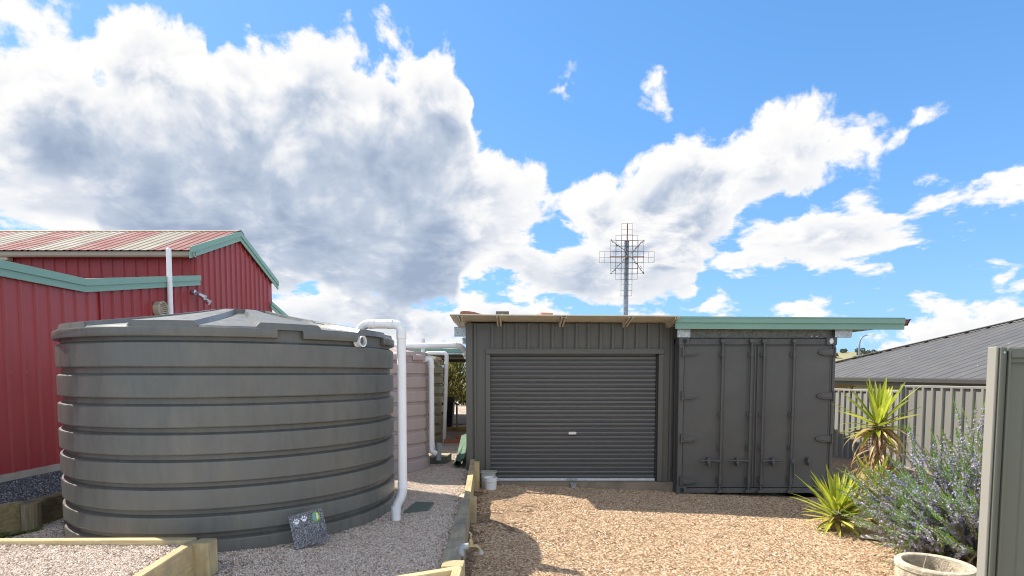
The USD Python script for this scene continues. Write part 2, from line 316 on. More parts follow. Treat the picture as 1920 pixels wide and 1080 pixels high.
def speckle(name, stops, rough=0.9, scale=90.0, bump=0.6, big=None):
    """loose stones or chips seen from afar: cells of mixed colour"""
    n = {'tc': ('texture_coordinate', {}), 'vo': ('voronoi_texture', {'scale': scale, 'feature': 'f1', 'randomness': 1.0}), 'sc': ('separate_color', {}),
         'rp': ('rgb_ramp', {'ramp': stops}), 'nz': ('noise_texture', {'scale': 1.3, 'detail': 6.0, 'roughness': 0.65}),
         'nr': ('map_range', {'from_min': 0.3, 'from_max': 0.7, 'to_min': 0.78, 'to_max': 1.18, 'clamp': True}), 'hv': ('hsv', {'hue': 0.5, 'saturation': 1, 'fac': 1}),
         'bp': ('bump', {'strength': bump, 'distance': 0.012, 'invert': True}), 'p': ('principled_bsdf', {'roughness': rough, 'specular_ior_level': 0.25})}
    l = [('tc.object', 'vo.vector'), ('vo.color', 'sc.color'), ('sc.r', 'rp.fac'), ('tc.object', 'nz.vector'), ('nz.fac', 'nr.value'), ('nr.result', 'hv.value'), ('rp.color', 'hv.color'),
         ('hv.color', 'p.base_color'), ('vo.distance', 'bp.height'), ('bp.normal', 'p.normal')]
    MAT[name] = usdkit.material(stage, '/World/Looks/' + name, n, l, surface='p.BSDF')
def chips(name, stops, rough=0.85):
    n = {'ge': ('attribute', {'attribute': 'tone'}), 'rp': ('rgb_ramp', {'ramp': stops}), 'tc': ('texture_coordinate', {}), 'nz': ('noise_texture', {'scale': 60.0, 'detail': 3.0}),
         'nr': ('map_range', {'from_min': 0.3, 'from_max': 0.7, 'to_min': 0.8, 'to_max': 1.15, 'clamp': True}), 'hv': ('hsv', {'hue': 0.5, 'saturation': 1, 'fac': 1}),
         'p': ('principled_bsdf', {'roughness': rough, 'specular_ior_level': 0.3})}
    l = [('ge.fac', 'rp.fac'), ('tc.object', 'nz.vector'), ('nz.fac', 'nr.value'), ('nr.result', 'hv.value'), ('rp.color', 'hv.color'), ('hv.color', 'p.base_color')]
    MAT[name] = usdkit.material(stage, '/World/Looks/' + name, n, l, surface='p.BSDF')
def wood(name, c0, c1, axis, rough=0.8, dark=None):
    st = [7.0, 7.0, 7.0]; st[axis] = 0.55
    n = {'tc': ('texture_coordinate', {}), 'mp': ('mapping', {'scale': st}), 'nz': ('noise_texture', {'scale': 6.0, 'detail': 7.0, 'roughness': 0.65, 'distortion': 0.6}),
         'rp': ('rgb_ramp', {'ramp': [(0.25, c0), (0.5, (np.array(c0) + np.array(c1)) / 2), (0.75, c1)]}),
         'n2': ('noise_texture', {'scale': 2.5, 'detail': 5.0, 'roughness': 0.7}), 'r2': ('map_range', {'from_min': 0.46, 'from_max': 0.68, 'to_min': 0, 'to_max': 0.75, 'clamp': True}),
         'dm': ('mix_color', {'b': dark if dark is not None else tuple(np.array(c0) * 0.6)}),
         'bp': ('bump', {'strength': 0.45, 'distance': 0.006}), 'p': ('principled_bsdf', {'roughness': rough, 'specular_ior_level': 0.25})}
    l = [('tc.object', 'mp.vector'), ('mp.vector', 'nz.vector'), ('nz.fac', 'rp.fac'), ('tc.object', 'n2.vector'), ('n2.fac', 'r2.value'), ('r2.result', 'dm.fac'), ('rp.color', 'dm.a'),
         ('dm.result', 'p.base_color'), ('nz.fac', 'bp.height'), ('bp.normal', 'p.normal')]
    MAT[name] = usdkit.material(stage, '/World/Looks/' + name, n, l, surface='p.BSDF')
def galv(name, c0, c1, rough=0.42, metallic=0.75, scale=55.0):
    n = {'tc': ('texture_coordinate', {}), 'vo': ('voronoi_texture', {'scale': scale}), 'sc': ('separate_color', {}), 'rp': ('rgb_ramp', {'ramp': [(0, c0), (1, c1)]}),
         'p': ('principled_bsdf', {'metallic': metallic, 'roughness': rough})}
    l = [('tc.object', 'vo.vector'), ('vo.color', 'sc.color'), ('sc.r', 'rp.fac'), ('rp.color', 'p.base_color')]
    MAT[name] = usdkit.material(stage, '/World/Looks/' + name, n, l, surface='p.BSDF')

mat('tank_grey', (0.113, 0.116, 0.107), 0.36, 0.10, 3.0, bump=0.05, bscale=120, dirt=(0.20, 0.18, 0.145), dirt_amt=0.35, stretch=(3, 3, 0.8))
mat('tank_mauve', (0.38, 0.31, 0.30), 0.45, 0.08, 3.0, bump=0.05, bscale=120, stretch=(3, 3, 0.8))
mat('tank_olive', (0.25, 0.22, 0.145), 0.45, 0.08, 3.0, bump=0.05, bscale=120, stretch=(3, 3, 0.8))
mat('pvc', (0.78, 0.79, 0.80), 0.35, 0.04, 6.0, dirt=(0.62, 0.58, 0.52), dirt_amt=0.3)
mat('pvc_inside', (0.25, 0.24, 0.2), 0.6)
mat('red_wall', (0.265, 0.026, 0.026), 0.42, 0.08, 1.2, stretch=(1, 1, 0.3))
mat('red_wall_faded', (0.30, 0.042, 0.043), 0.36, 0.08, 1.2, stretch=(1, 1, 0.3))
mat('red_roof', (0.20, 0.072, 0.068), 0.75, 0.10, 2.0, spec=0.12, stretch=(1, 1, 1))
mat('cream_roof', (0.235, 0.21, 0.172), 0.75, 0.10, 2.0, spec=0.12)
mat('teal', (0.175, 0.315, 0.25), 0.40, 0.06, 2.0)
mat('gutter_khaki', (0.30, 0.29, 0.22), 0.40, 0.06, 2.0)
mat('shed_grey', (0.110, 0.107, 0.093), 0.38, 0.07, 1.5, stretch=(2, 2, 0.4))
mat('door_grey', (0.104, 0.106, 0.102), 0.26, 0.06, 1.5, stretch=(0.3, 2, 2))
mat('beige_roof', (0.66, 0.62, 0.50), 0.5, 0.06, 2.0)
mat('container_grey', (0.079, 0.077, 0.072), 0.48, 0.12, 3.5, bump=0.12, bscale=14, dirt=(0.12, 0.115, 0.105), dirt_amt=0.4)
mat('container_worn', (0.075, 0.077, 0.076), 0.55, 0.2, 9.0, bump=0.1, bscale=30, dirt=(0.16, 0.14, 0.11), dirt_amt=0.5)
mat('black', (0.012, 0.012, 0.012), 0.6, 0.1)
mat('rubber', (0.03, 0.03, 0.03), 0.7, 0.1)
galv('galvanised', (0.30, 0.33, 0.34), (0.55, 0.58, 0.58))
galv('galvanised_dark', (0.13, 0.13, 0.115), (0.24, 0.24, 0.215), rough=0.6, metallic=0.45, scale=40)
galv('post_steel', (0.12, 0.15, 0.19), (0.30, 0.35, 0.41), rough=0.5, metallic=0.35, scale=45)
mat('sill_concrete', (0.25, 0.195, 0.14), 0.95, 0.2, 6.0, bump=0.4, bscale=60, dirt=(0.13, 0.095, 0.065), dirt_amt=0.6)
galv('silver_rail', (0.62, 0.64, 0.66), (0.74, 0.76, 0.78), rough=0.35, metallic=0.6, scale=20)
mat('concrete', (0.36, 0.31, 0.25), 0.9, 0.18, 5.0, bump=0.3, bscale=60, dirt=(0.2, 0.16, 0.12), dirt_amt=0.5)
mat('pot_concrete', (0.47, 0.41, 0.31), 0.9, 0.3, 26.0, bump=0.6, bscale=90, dirt=(0.17, 0.15, 0.10), dirt_amt=0.8)
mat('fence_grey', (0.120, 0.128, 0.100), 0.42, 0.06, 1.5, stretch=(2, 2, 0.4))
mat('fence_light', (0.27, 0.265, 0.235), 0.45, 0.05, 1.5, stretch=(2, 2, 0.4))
mat('roof_charcoal', (0.088, 0.084, 0.080), 0.58, 0.10, 2.0, dirt=(0.15, 0.15, 0.16), dirt_amt=0.3)
mat('dark_trim', (0.05, 0.045, 0.042), 0.4, 0.08)
mat('house_brick', (0.27, 0.185, 0.10), 0.85, 0.2, 12.0, bump=0.3)
mat('mortar', (0.42, 0.38, 0.30), 0.9, 0.1)
mat('cream_frame', (0.55, 0.50, 0.40), 0.5, 0.05)
mat('brass', (0.42, 0.34, 0.19), 0.35, 0.12, 30.0, metallic=0.9)
mat('grey_pvc', (0.33, 0.36, 0.38), 0.4, 0.05)
mat('dark_pipe', (0.07, 0.065, 0.075), 0.5, 0.1)
mat('white_plastic', (0.75, 0.76, 0.77), 0.35, 0.03)
mat('clear_tub', (0.42, 0.42, 0.38), 0.25, 0.05)
mat('pit_green', (0.10, 0.125, 0.095), 0.7, 0.15, 12.0, bump=0.2)
mat('pit_tan', (0.30, 0.27, 0.19), 0.7, 0.12, 12.0, bump=0.2)
mat('green_metal', (0.10, 0.165, 0.105), 0.4, 0.08, 4.0)
mat('paver', (0.33, 0.125, 0.075), 0.85, 0.2, 14.0, bump=0.3)
mat('red_timber', (0.21, 0.085, 0.065), 0.85, 0.3, 18.0, bump=0.4, bscale=50, stretch=(1, 3, 3))
mat('dark_paver', (0.095, 0.085, 0.078), 0.9, 0.3, 30.0, bump=0.4, bscale=60)
mat('pink_timber', (0.42, 0.20, 0.14), 0.85, 0.2, 20.0, bump=0.3, bscale=60)
mat('rust', (0.20, 0.085, 0.045), 0.8, 0.25, 30.0)
mat('wire', (0.13, 0.125, 0.13), 0.5, 0.15, 30.0, metallic=0.4)
mat('lamp_pole', (0.22, 0.26, 0.31), 0.4, 0.05, metallic=0.5)
mat('stone', (0.42, 0.39, 0.34), 0.9, 0.2, 8.0, bump=0.4)
mat('moss', (0.07, 0.10, 0.02), 0.95, 0.3, 20.0, bump=0.5)
mat('twig', (0.36, 0.28, 0.22), 0.9, 0.2, 20.0)
mat('soil', (0.12, 0.10, 0.075), 0.95, 0.3, 25.0, bump=0.6, bscale=40)
mat('trunk', (0.20, 0.14, 0.09), 0.9, 0.25, 18.0, bump=0.6, bscale=40, stretch=(1, 1, 3))
mat('bark', (0.16, 0.12, 0.085), 0.9, 0.25, 12.0, bump=0.5)
mat('chrome', (0.55, 0.56, 0.58), 0.25, 0.05, metallic=0.9)
mat('fan_beige', (0.45, 0.40, 0.30), 0.5, 0.08)
mat('plate_white', (0.7, 0.68, 0.66), 0.4, 0.04)
mat('paint_white', (0.72, 0.72, 0.70), 0.6, 0.08, 40.0)
mat('photo_green', (0.16, 0.30, 0.05), 0.2, 0.2, 40.0)
mat('bird_blue', (0.10, 0.28, 0.50), 0.3, 0.2, 60.0)
mat('bird_yellow', (0.62, 0.60, 0.30), 0.3, 0.15, 60.0)
mat('dry_grass', (0.24, 0.21, 0.11), 0.95, 0.25, 0.15, col2=(0.15, 0.16, 0.06), bump=0.3, bscale=2)
mat('hill_grass', (0.20, 0.20, 0.10), 0.95, 0.25, 0.02, col2=(0.30, 0.27, 0.16))
mat('blue_plastic', (0.10, 0.22, 0.30), 0.5, 0.1)
speckle('slab_granite', [(0, (0.035, 0.035, 0.04)), (0.5, (0.12, 0.124, 0.138)), (0.9, (0.24, 0.25, 0.27)), (1, (0.35, 0.36, 0.38))], rough=0.45, scale=140, bump=0.1)
speckle('gravel_pale', [(0, (0.16, 0.135, 0.115)), (0.3, (0.34, 0.28, 0.235)), (0.7, (0.50, 0.42, 0.35)), (1, (0.66, 0.60, 0.53))], scale=75)
speckle('gravel_grey', [(0, (0.035, 0.037, 0.042)), (0.5, (0.10, 0.105, 0.118)), (0.85, (0.19, 0.195, 0.21)), (1, (0.42, 0.41, 0.40))], scale=70)
speckle('mulch_base', [(0, (0.06, 0.038, 0.022)), (0.4, (0.20, 0.13, 0.08)), (0.8, (0.36, 0.25, 0.16)), (1, (0.5, 0.39, 0.28))], scale=75)
chips('stones', [(0, (0.17, 0.135, 0.11)), (0.25, (0.39, 0.31, 0.25)), (0.6, (0.56, 0.455, 0.37)), (0.9, (0.69, 0.60, 0.515)), (1, (0.75, 0.72, 0.68))])
chips('grey_stones', [(0, (0.03, 0.032, 0.038)), (0.6, (0.10, 0.105, 0.12)), (0.9, (0.2, 0.205, 0.22)), (1, (0.5, 0.49, 0.48))])
chips('wood_chips', [(0, (0.09, 0.05, 0.022)), (0.20, (0.31, 0.185, 0.095)), (0.52, (0.53, 0.365, 0.22)), (0.80, (0.71, 0.555, 0.395)), (1, (0.88, 0.79, 0.66))])
wood('pine_y', (0.36, 0.27, 0.13), (0.56, 0.46, 0.27), 1, dark=(0.27, 0.24, 0.16))
wood('pine_x', (0.40, 0.31, 0.15), (0.60, 0.50, 0.30), 0, dark=(0.30, 0.26, 0.16))
wood('pine_z', (0.34, 0.27, 0.14), (0.54, 0.45, 0.27), 2, dark=(0.26, 0.22, 0.14))
wood('grey_wood_y', (0.27, 0.23, 0.155), (0.46, 0.40, 0.28), 1, dark=(0.15, 0.15, 0.14))
wood('old_wood_y', (0.14, 0.105, 0.05), (0.33, 0.27, 0.15), 1, dark=(0.05, 0.045, 0.03))
wood('old_wood_z', (0.10, 0.085, 0.055), (0.27, 0.23, 0.15), 2, dark=(0.03, 0.028, 0.02))
wood('orange_wood_x', (0.45, 0.27, 0.11), (0.62, 0.42, 0.20), 0)
leafmat('yucca_leaf', (0.22, 0.31, 0.028), (0.50, 0.51, 0.06), isl=0.3, trans=0.5)
leafmat('yucca_edge', (0.50, 0.48, 0.10), (0.62, 0.56, 0.16), isl=0.2, trans=0.4)
leafmat('dry_leaf', (0.38, 0.21, 0.09), (0.66, 0.52, 0.36), isl=0.35, trans=0.25)
leafmat('rosemary_needle', (0.085, 0.18, 0.02), (0.31, 0.42, 0.065), isl=0.5, trans=0.45, scale=3.0)
leafmat('rosemary_tip', (0.13, 0.33, 0.03), (0.25, 0.48, 0.08), isl=0.35, trans=0.45)
leafmat('rosemary_flower', (0.54, 0.46, 0.86), (0.80, 0.73, 0.98), isl=0.3, trans=0.5)
leafmat('hedge_leaf', (0.10, 0.11, 0.025), (0.34, 0.31, 0.10), isl=0.5, trans=0.3, scale=2.0)
leafmat('gum_leaf', (0.05, 0.07, 0.035), (0.10, 0.12, 0.06), isl=0.4, trans=0.2)
leafmat('weed', (0.10, 0.22, 0.03), (0.18, 0.34, 0.06), isl=0.3)

# ------------------------------------------------------------------ ground
def zm(x, y):
    """level of the wood chip yard, which falls to the right"""
    x = np.asarray(x, float); y = np.asarray(y, float)
    return -0.03 - 0.040 * np.clip(x, 0, 5) - 0.02 * np.clip((y - 8.2), 0, 1.2) * np.clip(x, 0, 2.7) / 2.7 + 0.018 * (meshkit.fbm(np.stack([x * 1.1, y * 1.1, 0 * x], -1), 3, 5) - .5)
def zg(x, y):
    x = np.asarray(x, float); y = np.asarray(y, float)
    return 0.20 + 0.022 * (meshkit.fbm(np.stack([x * 1.6, y * 1.6, 0 * x], -1), 3, 9) - .5)
def zy(x, y):
    x = np.asarray(x, float); y = np.asarray(y, float)
    return 0.38 + 0.02 * (meshkit.fbm(np.stack([x * 1.2, y * 1.2, 0 * x], -1), 3, 2) - .5)
def grid(x0, x1, y0, y1, nx, ny, fz, xl=None, xr=None):
    """a sheet of ground; xl, xr: its left and right edges as functions of y"""
    ys = np.linspace(y0, y1, ny); t = np.linspace(0, 1, nx)
    X = np.array([(xl(y) if xl else x0) * (1 - t) + (xr(y) if xr else x1) * t for y in ys]); Y = np.repeat(ys[:, None], nx, 1)
    V = np.stack([X, Y, fz(X, Y)], -1).reshape(-1, 3); F = []
    i = np.arange(nx * (ny - 1)).reshape(ny - 1, nx)[:, :-1].ravel()
    F = np.vstack([np.stack([i, i + 1, i + nx + 1], 1), np.stack([i, i + nx + 1, i + nx], 1)])
    return trimesh.Trimesh(V, F, process=False)
sl = lambda y: -0.567 - 0.040 * (y - 6.97)          # middle line of the sleeper edge between gravel and chips
obj('ground', cat(box(-900, 900, -60, 1500, -0.62, -0.45)), 'dry_grass', kind='structure')
obj('wood_chip_yard', grid(0, 12, -2.5, 9.24, 110, 110, zm, xl=lambda y: sl(y) + 0.02, xr=lambda y: 12.0 if y < 3 else min(12.0, 12.0)), 'mulch_base', smooth=True, kind='structure')
obj('wood_chip_yard', grid(5.2, 12, 9.24, 16, 20, 20, zm), 'mulch_base', smooth=True, kind='structure')
obj('gravel_pad', grid(0, 0, -2.5, 32, 60, 220, zg, xl=lambda y: -5.22 + 0.5 * np.clip((y - 5.5) / .5, -1.5, .6) * .5, xr=lambda y: sl(y) - 0.02 if y < 9.3 else (-0.72 if y < 14.6 else 4.0)), 'gravel_pale', smooth=True, kind='structure')
obj('grey_gravel_yard', grid(-40, 0, -4, 40, 60, 80, zy, xr=lambda y: -5.22 + 0.5 * np.clip((y - 5.5) / .5, -1.5, .6) * .5 - .05), 'gravel_grey', smooth=True, kind='structure')

def patch(name, kindof, n, r, matname, seed):
    g = np.random.default_rng(seed); ms = []
    for _ in range(n):
        a, d = g.uniform(0, 2 * np.pi), r * math.sqrt(g.uniform())
        if kindof == 'chip':
            L, w, t = g.uniform(.010, .040), g.uniform(.004, .010), g.uniform(.002, .005)
            m = box(-L / 2, L / 2, -w / 2, w / 2, -t / 2, t / 2)
            m.vertices[:, 1] *= np.where(m.vertices[:, 0] > 0, g.uniform(.4, 1), g.uniform(.6, 1))
            R = trimesh.transformations.euler_matrix(g.normal(0, .35), g.normal(0, .25), g.uniform(0, 6.28)); zz = g.uniform(.002, .014)
        else:
            s = g.uniform(.0045, .0095)
            m = trimesh.creation.icosahedron() if hasattr(trimesh.creation, 'icosahedron') else trimesh.creation.icosphere(0)
            m.vertices = m.vertices * s * g.uniform(.65, 1.3, 3) * (1 + g.normal(0, .08, m.vertices.shape)); R = trimesh.transformations.euler_matrix(*g.uniform(0, 6, 3)); zz = g.uniform(0, .009)
        m.apply_transform(R); m.apply_translation((d * math.cos(a), d * math.sin(a), zz)); ms.append(m)
    return trimesh.util.concatenate(ms)
def scatter(name, protos, matname, pts, label, category):
    """loose pieces lying all over a surface: one object"""
    pi = UsdGeom.PointInstancer.Define(stage, '/World/' + numbered('/World', name))
    base = str(pi.GetPath())
    paths = []
    for k, m in enumerate(protos):
        tone(usdkit.mesh(stage, f'{base}/cluster_{k:03d}' if k else f'{base}/cluster', m, MAT[matname]).GetPrim(), len(m.vertices), 8 if name == 'wood_chips' else 12); paths.append(Sdf.Path(f'{base}/cluster_{k:03d}' if k else f'{base}/cluster'))
    pi.CreatePrototypesRel().SetTargets(paths)
    g = np.random.default_rng(len(pts)); n = len(pts)
    pi.CreateProtoIndicesAttr(Vt.IntArray.FromNumpy(g.integers(0, len(protos), n).astype(np.int32)))
    pi.CreatePositionsAttr(Vt.Vec3fArray.FromNumpy(np.asarray(pts, np.float32)))
    a = g.uniform(0, 2 * np.pi, n)
    pi.CreateOrientationsAttr(Vt.QuathArray([Gf.Quath(float(math.cos(t / 2)), 0, 0, float(math.sin(t / 2))) for t in a]))
    tag(pi.GetPrim(), label, category, kind='stuff')
def spots(x0, x1, y0, y1, step, ok, fz, seed=1):
    g = np.random.default_rng(seed)
    X, Y = np.meshgrid(np.arange(x0, x1, step), np.arange(y0, y1, step)); X = X + g.uniform(-.4, .4, X.shape) * step; Y = Y + g.uniform(-.4, .4, Y.shape) * step
    k = ok(X, Y); X, Y = X[k], Y[k]
    return np.stack([X, Y, fz(X, Y)], -1)
in_view = lambda X, Y, m=.25: (np.abs(X) < Y * .95 + m) & (Y > 3.6)
TC, TR = np.array([-3.18, 6.60]), 1.73
BED = lambda X, Y: (X < -2.3) & (Y < 4.75)
chip_protos = [patch('c', 'chip', 210, .11, 'wood_chips', s) for s in range(5)]
scatter('wood_chips', chip_protos, 'wood_chips', spots(-.6, 6.5, 3.6, 9.1, .105, lambda X, Y: (X > sl(Y) + .16) & in_view(X, Y) & (meshkit.fbm(np.stack([X * 1.7, Y * 1.7, 0 * X], -1), 4, 21) < .66 + .5 * np.clip((X - 1.0), 0, 1)), zm), 'pale brown wood chips spread over the yard', 'wood chips')
stone_protos = [patch('s', 'stone', 230, .11, 'stones', 50 + s) for s in range(5)]
scatter('gravel', stone_protos, 'stones', spots(-5.3, -.6, 3.6, 11.5, .105, lambda X, Y: (X < sl(Y) - .15) & in_view(X, Y) & ~BED(X, Y) & ((X - TC[0]) ** 2 + (Y - TC[1]) ** 2 > (TR + .06) ** 2) & (X > -5.0) & ((X + 2.295) ** 2 + (Y - 9.61) ** 2 > .85 ** 2), zg), 'pale pinkish gravel around the water tanks', 'gravel')
scatter('gravel', [patch('s', 'stone', 120, .12, 'g', 80 + s) for s in range(4)], 'grey_stones', spots(-9, -5.1, 5.0, 11, .16, lambda X, Y: (X < -5.38 + .4 * np.clip(Y - 5.5, -1, 1)) & (X > -6.7) & in_view(X, Y), zy), 'dark grey gravel in the yard beside the red shed', 'gravel')

# ------------------------------------------------------------------ red shed on the left
XR = -6.86
red = thing('red_shed', 'long red corrugated steel shed with green trim and striped red and cream roof', 'shed', (XR, 9, 0.38))
def zl(y): return 3.16 if y < 8.95 else 3.16 + (y - 8.95) * (3.77 - 3.16) / (12.15 - 8.95)
ribs = lambda L, s=.1: trap(L, .25, .028, .062, .026, s)
# lean-to side, facing right: level part then the sloping part
obj('wall', sheet((XR, 3.0, 0), (0, 1, 0), (0, 0, 1), (1, 0, 0), trap(6.32, .25, .028, .062, .026, .06), .46, 3.16), 'red_wall_faded', red, label='faded front stretch of ribbed wall')
obj('wall', sheet((XR, 9.32, 0), (0, 1, 0), (0, 0, 1), (1, 0, 0), trap(2.83, .25, .028, .062, .026, .06), .46, lambda u: zl(9.32 + u)), 'red_wall', red)
obj('corner_flashing', box(XR + .004, XR + .034, 9.29, 9.35, .46, 3.2, .004), 'red_wall', red)
ez, az_ = 4.42, 5.27
gable = lambda u: ez + (az_ - ez) * (1 - abs(u - 1.93) / 1.93)
obj('gable_wall', sheet((XR, 12.15, 0), (0, 1, 0), (0, 0, 1), (1, 0, 0), trap(3.86, .25, .028, .062, .026, .08), .46, gable), 'red_wall', red)
obj('front_wall', sheet((-22, 12.15, 0), (1, 0, 0), (0, 0, 1), (0, -1, 0), trap(22 + XR, .25, .028, .062, .026, .1), .46, 4.43), 'red_wall', red)
obj('back_wall', box(-22, XR - .01, 16.0, 16.02, .46, 4.4), 'red_wall', red)
obj('footing', box(-22, XR + .06, 2.9, 16.1, .1, .47, .01), 'concrete', red)
# roof sheets, red and cream in turn, both slopes
pitch = math.atan2(az_ - ez, 1.93); Ls = 2.18 / math.cos(pitch); wS = .885
for k in range(15):
    x1 = XR + .08 - (.885 * k if k else 0); x0 = x1 - wS - (0 if k else .0)
    m_ = 'red_roof' if k % 2 == 0 else 'cream_roof'
    for s, y0 in ((1, 11.9), (-1, 16.26)):
        U, V = np.array([1, 0, 0.]), np.array([0, s * math.cos(pitch), math.sin(pitch)])
        N = np.array([0, -s * math.sin(pitch), math.cos(pitch)])
        obj('roof_sheet', sheet((x0, y0, ez - .11 + .12), U, V, N, trap(wS - .002, .19, .03, .055, .010, .095), 0, Ls), m_, red)
obj('ridge_cap', prism([(13.90, az_ + .050), (14.08, az_ + .122), (14.26, az_ + .050), (14.26, az_ + .056), (14.08, az_ + .130), (13.90, az_ + .056)], 22 + XR + .1, (-22, 0, 0), (0, 1, 0), (0, 0, 1)), 'cream_roof', red)
# eave gutter on the front
gp = [(0, 0), (0, .115), (.012, .115), (.012, .02), (.10, .012), (.115, .045), (.115, .105), (.125, .105), (.125, .03), (.105, 0)]
obj('gutter', prism([(a, b) for a, b in gp], 15.2, (XR + .10, 12.06, ez - .115), (0, -1, 0), (0, 0, 1)), 'gutter_khaki', red)
# barges on the gable, two steps deep
def barge(p, q, h=.2, t=.022, x=XR + .05):
    p, q = np.array(p), np.array(q)
    ms = []
    for dz, hh, dx in ((0, h * .52, .018), (-h * .5, h * .5, 0)):
        A, B = p + [0, dz], q + [0, dz]
        ms.append(prism([(A[0], A[1]), (B[0], B[1]), (B[0], B[1] - hh), (A[0], A[1] - hh)][::-1], t, (x + dx, 0, 0), (0, 1, 0), (0, 0, 1)))
    return cat(*ms)
obj('barge_board', barge((11.85, ez + .07), (14.08, az_ + .10), .24, x=XR + .06), 'teal', red)
obj('barge_board', barge((14.08, az_ + .10), (16.28, ez + .07), .24, x=XR + .06), 'teal', red)
obj('barge_board', barge((3.0, 3.335), (8.93, 3.335), .215), 'teal', red)
obj('barge_board', barge((8.93, 3.335), (12.23, 3.335 + .19 * 3.3), .215), 'teal', red)
obj('lean_to_roof', cat(prism([(3.0, 3.28), (8.95, 3.28), (12.16, 3.88), (12.16, 3.9), (8.95, 3.30), (3.0, 3.30)], 4.5, (XR - 4.47, 0, 0), (0, 1, 0), (0, 0, 1))), 'red_roof', red)
obj('barge_board', barge((15.8, 3.86), (17.6, 3.40), .2), 'teal', red)
obj('rear_lean_to', box(-14, XR - .02, 16.03, 17.6, .46, 3.3), 'red_wall', red)
# screws in rows
def screws(pts, n=(1, 0, 0), r=.008):
    ms = []
    for p in pts:
        m = trimesh.creation.cylinder(r, .008, sections=6); 
        m.apply_transform(trimesh.geometry.align_vectors([0, 0, 1], n)); m.apply_translation(p); ms.append(m)
    return cat(*ms)
obj('screws', screws([(-22 + .225 + .25 * k, 12.143, 3.70) for k in range(60)], (0, -1, 0), .012), 'chrome', red, kind='stuff')
obj('screws', screws([(XR + .006, 3.1 + .25 * k, z) for k in range(34) for z in (.62, 1.85)]), 'chrome', red, kind='stuff')
# white vent pipe, exhaust fan, flood light, eave box
obj('vent_pipe', tube([(XR + .11, 11.05, 2.2), (XR + .11, 11.07, 4.22), (XR + .11, 11.07, 4.26), (XR + .11, 11.07, 4.30)], [.048, .048, .046, .02], 18), 'pvc', red)
obj('pipe_clip', box(XR + .0, XR + .17, 11.0, 11.03, 2.94, 2.97), 'pvc', red)
f = obj('exhaust_fan', cat(lathe([(0, 0), (.16, 0), (.16, .1), (.14, .11), (.14, .06), (0, .06)], 28)), 'fan_beige', None) if False else None
fm = lathe([(0, 0), (.155, 0), (.155, .12), (.138, .12), (.138, .05), (0, .05)], 28); turn(fm, (0, 1, 0), 90); shift(fm, XR + .02, 10.80, 3.06)
fan = obj('exhaust_fan', fm, 'fan_beige', red)
obj('fan_louvre', cat(*[box(XR + .115, XR + .13, 10.80 - w, 10.80 + w, 3.06 + dz, 3.06 + dz + .012) for dz, w in ((-.10, .09), (-.06, .12), (-.02, .13), (.02, .13), (.06, .12), (.10, .09))]), 'fan_beige', fan)
fl = obj('security_light', cat(tube([(XR + .02, 12.0, 3.56), (XR + .08, 12.0, 3.56)], .055, 14), tube([(XR + .08, 12.02, 3.56), (XR + .17, 12.10, 3.50)], .02, 8)), 'chrome', red)
for dy, dz in ((-.04, -.01), (.14, -.09)):
    obj('lamp_head', tube([(XR + .14, 12.0 + dy, 3.56 + dz), (XR + .20, 12.0 + dy, 3.51 + dz), (XR + .30, 12.0 + dy + .02, 3.45 + dz)], [.03, .05, .06], 12), 'chrome', fl)
obj('eave_box', box(-10.98, -10.75, 11.98, 12.13, 4.24, 4.34, .01), 'fan_beige', red)

